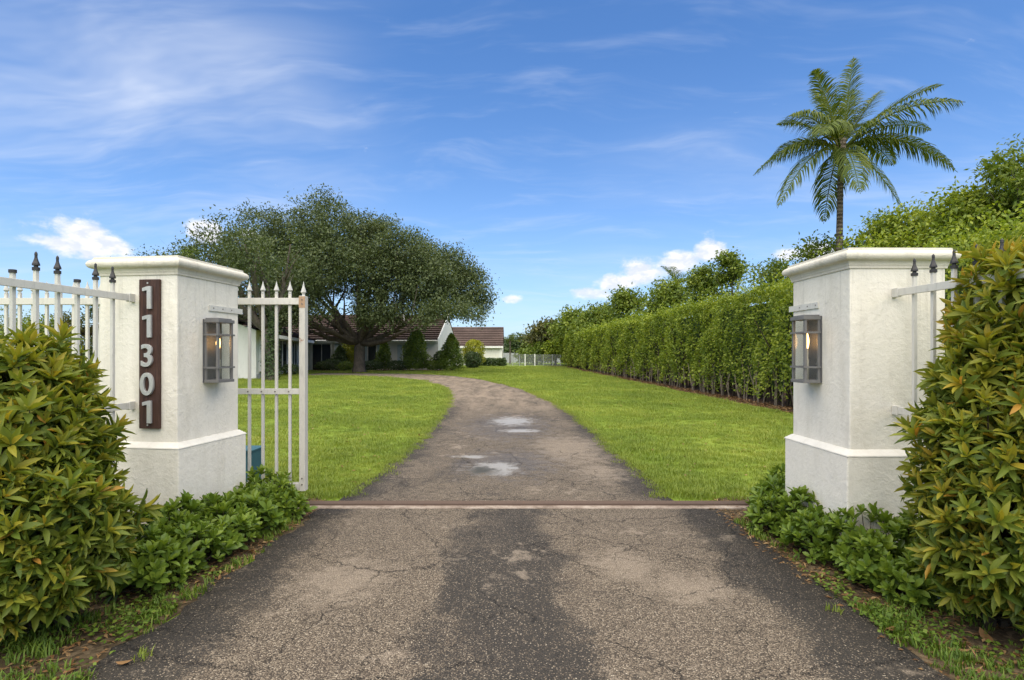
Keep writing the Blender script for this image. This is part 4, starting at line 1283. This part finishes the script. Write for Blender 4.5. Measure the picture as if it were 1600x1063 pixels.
for k, (x, y, hpx, wpx, d, mt, shp, lb) in enumerate([
    (600, 577, 44, 24, 54.5, 'cone_leaf', 'cone', 'pointed green shrub just right of the oak trunk'),
    (650, 577, 66, 40, 54.0, 'cone_leaf', 'cone', 'tallest dense egg-shaped green shrub in front of the house'),
    (705, 578, 56, 36, 53.0, 'cone_leaf', 'cone', 'bright green egg-shaped shrub at the house corner'),
    (688, 578, 28, 20, 55.5, 'tree_dark', 'round', 'dark shrub left of the corner shrub'),
    (740, 572, 42, 30, 64, 'yellow_leaf', 'round', 'yellow flowering bush between house and garage'),
    (738, 573, 24, 26, 62, 'tree_dark', 'round', 'dark undergrowth below the yellow bush'),
    (531, 577, 36, 26, 55, 'tree_dark', 'cone', 'dark cone shrub beside the house door'),
    (520, 579, 16, 30, 54, 'tree_dark', 'round', 'low round shrub below the dark cone shrub'),
    (540, 578, 13, 22, 53, 'cone_leaf', 'round', 'low green shrub just left of the oak trunk'),
    (580, 577, 14, 34, 53, 'tree_dark', 'round', 'low clipped shrub just right of the oak trunk'),
    (622, 577, 14, 34, 53.5, 'tree_dark', 'round', 'low clipped shrub between the two egg-shaped shrubs'),
    (676, 577, 14, 24, 53.8, 'cone_leaf', 'round', 'low clipped shrub right of the tallest shrub'),
    (505, 578, 12, 22, 55, 'tree_dark', 'round', 'low shrub at the house door'),
    (455, 586, 14, 30, 42.5, 'tree_dark', 'round', 'low dark shrub below the wing window'),
    (398, 592, 22, 30, 37.5, 'tree_dark', 'round', 'dark shrub left of the ivy-clad trunk'),
    (545, 577, 46, 20, 56, 'yellow_leaf', 'round', 'yellowish small tree against the house wall'),
]):
    Y = d; X = (x - 800) * d / 889
    shrub('garden_shrub', lb, 'shrub', X, Y, hpx * d / 889, wpx * d / 889, mt, shp, k, gS, .16 if hpx > 20 else .13)
lh = thing('low_hedge', 'low clipped dark hedge in front of the garage', 'hedge', (-3.0, 74, 0))
rg = np.random.default_rng(2); n = 2600
P = np.c_[rg.uniform(-1.9, 2.2, n), rg.uniform(-.5, .5, n), rg.uniform(0.05, .98, n)]
link('foliage', leaf_mesh('foliage', T_SMALL, P, rand_dirs(rg, n), rand_dirs(rg, n) + np.array([0, -.5, .6]), rg.uniform(.16, .3, n), rg.uniform(.12, .2, n), M['tree_dark']), lh)

# ------------------------------------------------------------------ foreground bushes with whorls of long leaves
T_LONG = [leaf_template((.05, .38, .50, .34, .0), c, f, (0, .24, .5, .78, 1)) for c, f in ((.10, .2), (.24, .28), (.38, .2), (-.05, .25))]
T_OVAL = [leaf_template((.08, .26, .46, .60, .54, .12), c, f) for c, f in ((.12, .2), (.28, .15), (.0, .25))]
PILL = [(CL, AL, WL / 2 + .06, DL / 2 + .06), (CR, AR, WR / 2 + .06, DR / 2 + .06)]
def in_pillar(p):
    r = np.zeros(len(p), bool)
    for c, a, hx, hy in PILL:
        qx = (p[:, 0] - c[0]) * math.cos(a) + (p[:, 1] - c[1]) * math.sin(a)
        qy = -(p[:, 0] - c[0]) * math.sin(a) + (p[:, 1] - c[1]) * math.cos(a)
        r |= (np.abs(qx) < hx) & (np.abs(qy) < hy)
    return r

def rosettes(rng, P, D, per, length, width, open_=(.35, 1.25)):
    """whorls of leaves at shoot tips P with shoot direction D: returns leaf arrays"""
    LP, LA, LN, LL, LW, AG = [], [], [], [], [], []
    D = unit(D)
    for p, d in zip(P, D):
        ref = np.array([0, 0, 1.]) if abs(d[2]) < .9 else np.array([1., 0, 0])
        a = unit(np.cross(d, ref)); b_ = np.cross(d, a)
        rs_ = rng.uniform(.6, 1.35); n = int(rng.integers(per[0], per[1] + 1)); ph = rng.uniform(0, 6.28)
        for k in range(n):
            f = k / max(1, n - 1)          # 0 = young centre, 1 = outer
            th = ph + k * 2.4 + rng.normal() * .15
            tilt = open_[0] + (open_[1] - open_[0]) * f + rng.normal() * .1
            rad = a * math.cos(th) + b_ * math.sin(th)
            ax = d * math.cos(tilt) + rad * math.sin(tilt)
            nn = d * math.sin(tilt) - rad * math.cos(tilt)
            LP.append(p - d * (.012 + f * .05) * length / .17 + rad * .006); LA.append(ax); LN.append(nn + rng.normal(size=3) * .12)
            LL.append(rs_ * length * (.55 + .5 * math.sin(PI * (.18 + .7 * f))) * rng.uniform(.8, 1.2)); LW.append(rs_ * width * rng.uniform(.8, 1.2) * (.75 + .3 * f))
            AG.append(1 - f)
    return [np.array(v) for v in (LP, LA, LN, LL, LW, AG)]

def leafy_bush(o, rng, leaves, tmpls, mat, base, n_obj, agefun, budget_dir=None):
    """individual leaf objects for those that show most, one joined part for the rest"""
    P, A, N_, L, W, AG = leaves
    keep = ~in_pillar(P) & (P[:, 2] > .03)
    P, A, N_, L, W, AG = (v[keep] for v in (P, A, N_, L, W, AG))
    AG = agefun(P, AG)
    cam_p = np.array([0, 0, CAM_H])
    cen = P.mean(0)
    v = unit((cam_p - P))
    rad = P - cen
    score = (rad * v).sum(1) / (np.abs(rad).max() + 1e-6) + .25 * L / L.max()
    px_ = 800 + 889 * P[:, 0] / P[:, 1]
    score -= ((px_ < 5) | (px_ > 1595)) * 5
    order = np.argsort(-score)
    ti = rng.integers(0, len(tmpls), len(P))
    # variants of leaf mesh by template and age
    NA = 4
    var = {}
    A = unit(A); S = unit(np.cross(N_, A)); N2 = np.cross(A, S)
    for i in order[:n_obj]:
        ab = int(min(NA - 1, max(0, AG[i]) * NA))
        key = (int(ti[i]), ab)
        if key not in var:
            TV, TF = tmpls[key[0]]
            TV = TV.copy()
            var[key] = np_mesh('leaf', TV, TF, mat, {'age': np.full(len(TV), (ab + .5) / NA)}, True)
        ob = bpy.data.objects.new('leaf', var[key]); COL.objects.link(ob); ob.parent = o
        m = Matrix(((A[i][0] * L[i], S[i][0] * W[i], N2[i][0] * L[i], P[i][0] - base[0]),
                    (A[i][1] * L[i], S[i][1] * W[i], N2[i][1] * L[i], P[i][1] - base[1]),
                    (A[i][2] * L[i], S[i][2] * W[i], N2[i][2] * L[i], P[i][2]), (0, 0, 0, 1)))
        ob.matrix_basis = m
    rest = order[n_obj:]
    if len(rest):
        first = True
        Vs, Fs, As, off = [], [], [], 0
        for k, (TV, TF) in enumerate(tmpls):
            ii = rest[ti[rest] == k]
            if not len(ii): continue
            V = (P[ii][:, None] + A[ii][:, None] * (TV[None, :, 0:1] * L[ii][:, None, None]) + S[ii][:, None] * (TV[None, :, 1:2] * W[ii][:, None, None]) + N2[ii][:, None] * (TV[None, :, 2:3] * L[ii][:, None, None]))
            V = V.reshape(-1, 3) - np.array([base[0], base[1], 0])
            F = (TF[None] + (np.arange(len(ii)) * len(TV))[:, None, None]).reshape(-1, 4) + off
            Vs.append(V); Fs.append(F); As.append(np.repeat(AG[ii], len(TV))); off += len(V)
        me = np_mesh('foliage', np.concatenate(Vs), np.concatenate(Fs), mat, {'age': np.concatenate(As)}, True)
        tag(link('foliage', me, o), kind='stuff')

def big_bush(label, base, lobes, seed, agebias, length=.10, width=.0305):
    rng = np.random.default_rng(seed)
    o = thing('foreground_bush', label, 'bush', (base[0], base[1], 0), 0, 'large bushes beside the drive')
    P, D = [], []
    for li, (x, y, z, rx, ry, rz) in enumerate(lobes):
        n = int(560 * (rx * ry * rz) ** (2 / 3) / .2)
        d = rand_dirs(rng, n)
        s = np.where(rng.uniform(size=n) < .68, rng.uniform(.86, 1.1, n), rng.uniform(.5, .86, n))
        s = np.where(rng.uniform(size=n) < .09, rng.uniform(1.1, 1.32, n), s)
        p = np.array([x, y, z]) + d * s[:, None] * np.array([rx, ry, rz])
        ok = p[:, 2] > .16
        for lj, (x2, y2, z2, a, b_, c) in enumerate(lobes):
            if lj == li: continue
            q = (p - np.array([x2, y2, z2])) / np.array([a, b_, c])
            ok &= (q ** 2).sum(1) > .42
        P.append(p[ok]); D.append((d + np.array([0, 0, .55]) + rng.normal(size=d.shape) * .28)[ok])
    P = np.concatenate(P); D = np.concatenate(D)
    lv = rosettes(rng, P, D, (8, 13), length, width)
    zmax = P[:, 2].max()
    def age(p, a):
        lump = .5 + .5 * np.sin(p[:, 0] * 5 + p[:, 2] * 4 + seed) * np.sin(p[:, 1] * 6 - p[:, 2] * 3)
        r_ = np.where(rng.uniform(size=len(a)) < .02, .9, 0)
        return np.clip(r_ + a * (.32 + .42 * lump) + agebias * np.clip((p[:, 2] - .5) / (zmax - .5), 0, 1) + .04, 0, 1)
    leafy_bush(o, rng, lv, T_LONG, M['bush_leaf'], base, 300, age)
    b = MB()
    for k in range(min(len(P), 330)):
        i = int(rng.integers(len(P)))
        e = Vector(P[i]) - Vector((base[0], base[1], 0)); s = Vector((rng.normal() * .07, rng.normal() * .07, 0))
        mid = Vector((e.x * .4, e.y * .4, e.z * .6))
        b.tube([s if k < 16 else s.lerp(mid, .6), mid if k < 16 else mid.lerp(e, .4), e], [.018, .011, .004] if k < 16 else [.008, .006, .003], 5, False)
    b.build('branches', M['twig'], o)
    return o
big_bush('large long-leaved olive green bush at the left edge below the railing', (-2.72, 3.35),
         [(-3.05, 3.5, 1.33, .33, .38, .36), (-2.83, 3.4, 1.0, .33, .36, .34), (-2.70, 3.25, .62, .40, .38, .38), (-3.0, 3.12, .72, .38, .38, .48), (-2.78, 3.2, .38, .42, .36, .26), (-3.35, 3.4, 1.1, .40, .40, .52)], 5, .10)
big_bush('tall long-leaved yellowish bush at the right edge in front of the railing', (2.86, 3.4),
         [(3.16, 3.5, 1.80, .32, .36, .42), (2.96, 3.46, 1.36, .30, .34, .40), (2.82, 3.36, .98, .34, .36, .36), (2.80, 3.25, .60, .38, .36, .38), (3.2, 3.28, 1.2, .38, .38, .60), (2.98, 3.2, .45, .42, .38, .34)], 8, .22)

# low shrubs round the pillars
def low_shrub(label, X, Y, r, h, seed):
    rng = np.random.default_rng(seed + 500)
    o = thing('low_shrub', label, 'low shrub', (X, Y, 0), 0, 'low glossy shrubs at the pillar feet')
    n = int(105 * (r / .28) ** 2)
    d = rand_dirs(rng, n); d[:, 2] = np.abs(d[:, 2])
    s = np.where(rng.uniform(size=n) < .7, rng.uniform(.8, 1.08, n), rng.uniform(.4, .8, n))
    P = np.array([X, Y, .05]) + d * s[:, None] * np.array([r, r, h - .05])
    D = d + np.array([0, 0, .7]) + rng.normal(size=d.shape) * .25
    lv = rosettes(rng, P, D, (7, 11), .072, .030, (.3, 1.2))
    def age(p, a): return np.clip(.15 + a * .5 + rng.normal() * .05, 0, 1)
    leafy_bush(o, rng, lv, T_OVAL, M['low_leaf'], (X, Y), 90, age)
    b = MB()
    for k in range(28):
        i = int(rng.integers(len(P)))
        b.tube([(rng.normal() * .04, rng.normal() * .04, 0), tuple(np.array(P[i] - [X, Y, 0]) * [.5, .5, .55]), tuple(P[i] - np.array([X, Y, 0]))], [.007, .005, .0025], 4, False)
    b.build('branches', M['twig'], o)
SL = [(-2.48, 5.78, .27, .44, 'low shrub at the foot of the open gate end'),
      (-2.22, 5.55, .20, .30, 'small low shrub at the left end of the gate track'),
      (-2.45, 5.38, .26, .40, 'low shrub beside the plinth below the lantern, nearest the gate'),
      (-2.30, 5.08, .23, .34, 'low shrub at the drive edge, third from the open gate'),
      (-2.52, 4.85, .26, .42, 'low shrub against the numbered pillar, halfway along its plinth'),
      (-2.34, 4.62, .25, .38, 'low shrub at the drive edge in front of the numbered pillar corner'),
      (-2.62, 4.42, .27, .48, 'taller low shrub right at the numbered pillar corner'),
      (-2.38, 4.22, .24, .38, 'low shrub at the drive edge, nearest but one to the left bush'),
      (-2.66, 4.02, .28, .50, 'low shrub tucked between the left bush and the numbered pillar'),
      (-2.44, 3.86, .22, .34, 'low shrub touching the left bush at the drive edge')]
SR = [(2.72, 5.72, .26, .44, 'low shrub at the right end of the gate track'),
      (2.52, 5.42, .24, .40, 'low shrub beside the unnumbered pillar, nearest the track'),
      (2.36, 5.12, .22, .34, 'low shrub at the drive edge, third from the track on the right'),
      (2.50, 4.80, .25, .44, 'low shrub against the unnumbered pillar below its lantern'),
      (2.40, 4.48, .25, .42, 'low shrub at the unnumbered pillar corner by the drive edge'),
      (2.62, 4.18, .27, .46, 'low shrub in front of the unnumbered pillar, left of the bush'),
      (2.50, 3.95, .22, .34, 'low shrub at the drive edge before the unnumbered pillar'),
      (2.86, 4.02, .25, .46, 'low shrub between unnumbered pillar and yellowish bush'),
      (2.58, 3.68, .20, .26, 'small low shrub under the yellowish bush')]
for k, (X, Y, r, h, lb) in enumerate(SL + SR):
    low_shrub(lb, X, Y, r, h * .93, k)

# ------------------------------------------------------------------ grass (geometry-node scatter of blades)
def in_poly(P, poly):
    x, y = P[:, 0], P[:, 1]; r = np.zeros(len(P), bool)
    j = len(poly) - 1
    for i in range(len(poly)):
        xi, yi = poly[i]; xj, yj = poly[j]
        c = ((yi > y) != (yj > y)) & (x < (xj - xi) * (y - yi) / (yj - yi + 1e-12) + xi)
        r ^= c; j = i
    return r

def scatter(name, label, tuftV, tuftF, pts, scale, rot, mat, cat='grass'):
    nt_ = len(tuftV); n = len(pts)
    me = bpy.data.meshes.new(name)
    V = np.r_[tuftV, pts].astype(np.float32)
    me.vertices.add(len(V)); me.vertices.foreach_set('co', V.ravel())
    me.loops.add(tuftF.size); me.loops.foreach_set('vertex_index', tuftF.ravel().astype(np.int32))
    k = tuftF.shape[1]
    me.polygons.add(len(tuftF)); me.polygons.foreach_set('loop_start', np.arange(0, tuftF.size, k, dtype=np.int32))
    for an, v, fill in (('tmpl', np.zeros(n), 1.0), ('sc', scale, 1.0), ('rz', rot, 0.0)):
        a = me.attributes.new(an, 'FLOAT', 'POINT')
        a.data.foreach_set('value', np.r_[np.full(nt_, fill), v].astype(np.float32))
    me.materials.append(mat); me.update(calc_edges=True)
    o = link(name, me)
    ng = bpy.data.node_groups.new(name + '_scatter', 'GeometryNodeTree')
    ng.interface.new_socket('Geometry', in_out='INPUT', socket_type='NodeSocketGeometry')
    ng.interface.new_socket('Geometry', in_out='OUTPUT', socket_type='NodeSocketGeometry')
    nn, lk = ng.nodes, ng.links
    gi, go = nn.new('NodeGroupInput'), nn.new('NodeGroupOutput')
    def attr(nm):
        a = nn.new('GeometryNodeInputNamedAttribute'); a.data_type = 'FLOAT'; a.inputs[0].default_value = nm
        return a.outputs[0]
    cmp = nn.new('FunctionNodeCompare'); cmp.data_type = 'FLOAT'; cmp.operation = 'GREATER_THAN'
    lk.new(attr('tmpl'), cmp.inputs[0]); cmp.inputs[1].default_value = .5
    sp = nn.new('GeometryNodeSeparateGeometry'); sp.domain = 'POINT'
    lk.new(gi.outputs[0], sp.inputs[0]); lk.new(cmp.outputs[0], sp.inputs[1])
    ip = nn.new('GeometryNodeInstanceOnPoints')
    lk.new(sp.outputs[1], ip.inputs['Points']); lk.new(sp.outputs[0], ip.inputs['Instance'])
    cx = nn.new('ShaderNodeCombineXYZ'); lk.new(attr('rz'), cx.inputs[2])
    er = nn.new('FunctionNodeEulerToRotation'); lk.new(cx.outputs[0], er.inputs[0])
    lk.new(er.outputs[0], ip.inputs['Rotation']); lk.new(attr('sc'), ip.inputs['Scale'])
    lk.new(ip.outputs[0], go.inputs[0])
    md = o.modifiers.new('scatter', 'NODES'); md.node_group = ng
    return tag(o, label, cat, kind='stuff')

def tuft(rng, nb, rad, h, w):
    V, F = [], []
    for k in range(nb):
        a = rng.uniform(0, 6.28); r = rad * math.sqrt(rng.uniform()); x, y = r * math.cos(a), r * math.sin(a)
        f = rng.uniform(0, 6.28); hh = h * rng.uniform(.6, 1.2); ln = rng.uniform(.25, 1.0) * hh
        dx_, dy_ = math.cos(f), math.sin(f); sx_, sy_ = -dy_ * w / 2, dx_ * w / 2
        o = len(V)
        V += [(x - sx_, y - sy_, -.005), (x + sx_, y + sy_, -.005), (x + dx_ * ln * .4 + sx_ * .8, y + dy_ * ln * .4 + sy_ * .8, hh * .65), (x + dx_ * ln * .4 - sx_ * .8, y + dy_ * ln * .4 - sy_ * .8, hh * .65),
              (x + dx_ * ln + sx_ * .1, y + dy_ * ln + sy_ * .1, hh), (x + dx_ * ln - sx_ * .1, y + dy_ * ln - sy_ * .1, hh)]
        F += [(o, o + 1, o + 2, o + 3), (o + 3, o + 2, o + 4, o + 5)]
    return np.array(V), np.array(F)

rg = np.random.default_rng(77)
HEDGE_BED = [(7.6, 8), (7.35, 16), (7.0, 30), (6.35, 55), (6.1, 77), (14, 77), (14, 8)]
def lawn_points(ya, yb, dens, xa, xb):
    y0 = ya; out = []
    y = ya
    while y < yb:
        y2 = min(yb, y * 1.12)
        x0 = max(xa, -1.02 * y2); x1 = min(xb, 1.02 * y2)
        dn = dens * (7 / y) ** 1.55
        n = int((x1 - x0) * (y2 - y) * dn)
        out.append(np.c_[rg.uniform(x0, x1, n), rg.uniform(y, y2, n), np.zeros(n)])
        y = y2
    P = np.concatenate(out)
    k = ~in_poly(P, POLY_D) & ~in_poly(P, POLY_A) & ~in_poly(P, HEDGE_BED)
    k &= ~((P[:, 1] < 6.25) & (np.abs(P[:, 0]) < 4.2)) & ~in_pillar(P)
    k &= ~((P[:, 1] > 52) & (P[:, 0] < -6.5) & (P[:, 0] > -30))
    wx = (P[:, 0] + 16.2) + (P[:, 1] - 36) * .209
    k &= ~((P[:, 1] > 36) & (wx < 0))
    return P[k]
P = lawn_points(6.0, 70, 150, -24, 9)
tv, tf = tuft(rg, 28, .13, .046, .0075)
scl = rg.uniform(.6, 1.35, len(P)) * (1 + .28 * np.sin(P[:, 0] * 1.9 + P[:, 1] * .7) * np.sin(P[:, 1] * 1.3 - P[:, 0] * .6)) * np.maximum(1, (P[:, 1] / 11) ** .5)
# ragged tufts hanging over the edges of the drive
E = np.repeat(POLY_D[np.r_[0:150, 370:520]], 14, 0); E = E + rg.normal(size=E.shape) * np.array([.07, .12])
E = E[(E[:, 1] > 6.3) & (np.abs(E[:, 0]) > .6)]
P = np.r_[P, np.c_[E, np.zeros(len(E))]]
scl = np.r_[scl, rg.uniform(.35, 1.0, len(E))]
scatter('lawn_grass', 'bright green mown lawn grass either side of the drive', tv, tf, P, scl, rg.uniform(0, 6.28, len(P)), M['grass'])
# fallen leaves and clippings lying on the lawn
n = 900
yl = 6.3 + 34 * rg.uniform(size=n) ** 1.5; xl = rg.uniform(-1, 1, n) * np.minimum(yl * .8, 7.2)
Pl = np.c_[xl, yl, rg.uniform(.03, .06, n)]
Pl = Pl[~in_poly(Pl, POLY_D)]; n = len(Pl)
tag(link('lawn_litter', leaf_mesh('lawn_litter', T_SMALL, Pl, rand_dirs(rg, n) * np.array([1, 1, .2]), np.tile([0, 0, 1.], (n, 1)) + rand_dirs(rg, n) * .5, rg.uniform(.03, .07, n), rg.uniform(.02, .035, n), M['dry_leaf'])),
    'scattered small brown leaves lying on the lawn', 'leaf litter', kind='stuff')
# verge grass and weeds beside the apron
V1 = []
for sgn, x0, x1, ya, yb, n in ((-1, 2.06, 2.9, 2.0, 3.9, 420), (1, 2.14, 3.0, 2.0, 3.95, 460), (-1, 2.0, 2.14, 3.9, 5.5, 40), (1, 2.12, 2.2, 3.9, 5.6, 40)):
    V1.append(np.c_[sgn * rg.uniform(x0, x1, n), rg.uniform(ya, yb, n), np.full(n, .005)])
P = np.concatenate(V1)
nz = np.sin(P[:, 0] * 9 + P[:, 1] * 4) + np.sin(P[:, 1] * 7.7 - P[:, 0] * 3) + rg.normal(size=len(P)) * .5
P = P[nz > -.25]
tv, tf = tuft(rg, 20, .055, .042, .007)
scatter('verge_grass', 'patchy weedy grass on the verges below the two large bushes', tv, tf, P, rg.uniform(.4, 1.45, len(P)), rg.uniform(0, 6.28, len(P)), M['weed'])

# clover-like ground cover on the verges
n = 5200
sg = np.where(rg.uniform(size=n) < .5, -1, 1)
y = rg.uniform(2.0, 4.2, n); xx = 2.1 + np.abs(rg.normal(size=n)) * .42
P = np.c_[sg * xx, y, rg.uniform(.012, .05, n)]
nz = np.sin(P[:, 0] * 7 + P[:, 1] * 5) + np.sin(P[:, 1] * 9 - P[:, 0] * 4) + rg.normal(size=n) * .5
P = P[nz > -.1]; n = len(P)
tag(link('ground_cover', leaf_mesh('ground_cover', T_SMALL, P, rand_dirs(rg, n) * np.array([1, 1, .3]), np.tile([0, 0, 1.], (n, 1)) + rand_dirs(rg, n) * .5, rg.uniform(.018, .04, n), rg.uniform(.014, .03, n), M['weed'])),
    'small round-leaved weeds creeping over the verges', 'ground cover', kind='stuff')

# leaf litter and dry needles on the beds
n = 3600
sg = np.where(rg.uniform(size=n) < .5, -1, 1)
y = rg.uniform(1.9, 6.2, n); xx = 2.02 + np.abs(rg.normal(size=n)) * .28 + np.where(y < 3.9, rg.uniform(0, .5, n), 0)
P = np.c_[sg * xx, y, rg.uniform(.006, .02, n)]
P = P[~in_pillar(P)]; n = len(P)
A = rand_dirs(rg, n) * np.array([1, 1, .15])
tag(link('leaf_litter', leaf_mesh('leaf_litter', T_SMALL, P, A, np.tile([0, 0, 1.], (n, 1)) + rand_dirs(rg, n) * .35, rg.uniform(.02, .07, n), rg.uniform(.006, .022, n), M['dry_leaf'])),
    'brown leaf litter and dry clippings along the drive edges', 'leaf litter', kind='stuff')
n = 5200
y = 9 + 60 * rg.uniform(size=n) ** 1.6; P = np.c_[hx_at(y) - .35 + rg.uniform(-.28, .6, n), y, rg.uniform(.006, .03, n)]
tag(link('hedge_litter', leaf_mesh('hedge_litter', T_SMALL, P, rand_dirs(rg, n) * np.array([1, 1, .2]), np.tile([0, 0, 1.], (n, 1)) + rand_dirs(rg, n) * .4, rg.uniform(.06, .14, n), rg.uniform(.03, .06, n), M['dry_leaf'])),
    'brown dead leaves on the mulch under the tall hedge', 'leaf litter', kind='stuff')

# single fallen leaves that can be picked out
fl = [(-2.02, 2.90, .09, 'orange-brown fallen leaf on the asphalt at the lower left edge'),
      (-2.16, 4.1, .08, 'yellowish fallen leaf on the soil at the left drive edge'),
      (2.2, 3.28, .10, 'long brown fallen leaf beside the right drive edge below the bush'),
      (2.32, 3.05, .11, 'large pinkish fallen leaf in the right verge grass'),
      (2.62, 3.1, .13, 'curled brown fallen leaf under the yellowish bush'),
      (2.24, 3.62, .08, 'small brown fallen leaf at the right drive edge')]
lt = T_LONG[2]
for k, (X, Y, L_, lb) in enumerate(fl):
    TV = lt[0] * np.array([L_, L_ * .42, -L_ * .6])
    o = link('fallen_leaf', np_mesh('fallen_leaf', TV, lt[1], M['dry_leaf'], None, True), None, (X, Y, .03), (0, R(4), k * 1.9))
    tag(o, lb, 'fallen leaf', 'fallen leaves by the drive')
for k, (X, Y, lb) in enumerate([(-1.93, 2.97, 'small dry weed growing in a crack at the lower left of the drive'), (1.98, 3.5, 'small green weed growing through the asphalt near the right edge'), (-1.75, 6.9, 'weed tuft at the left drive edge beyond the track')]):
    tv, tf = tuft(rg, 26, .05, .045, .006)
    o = link('weed', np_mesh('weed', tv, tf, M['grass']), None, (X, Y, .014))
    tag(o, lb, 'weed', 'weeds in the drive')
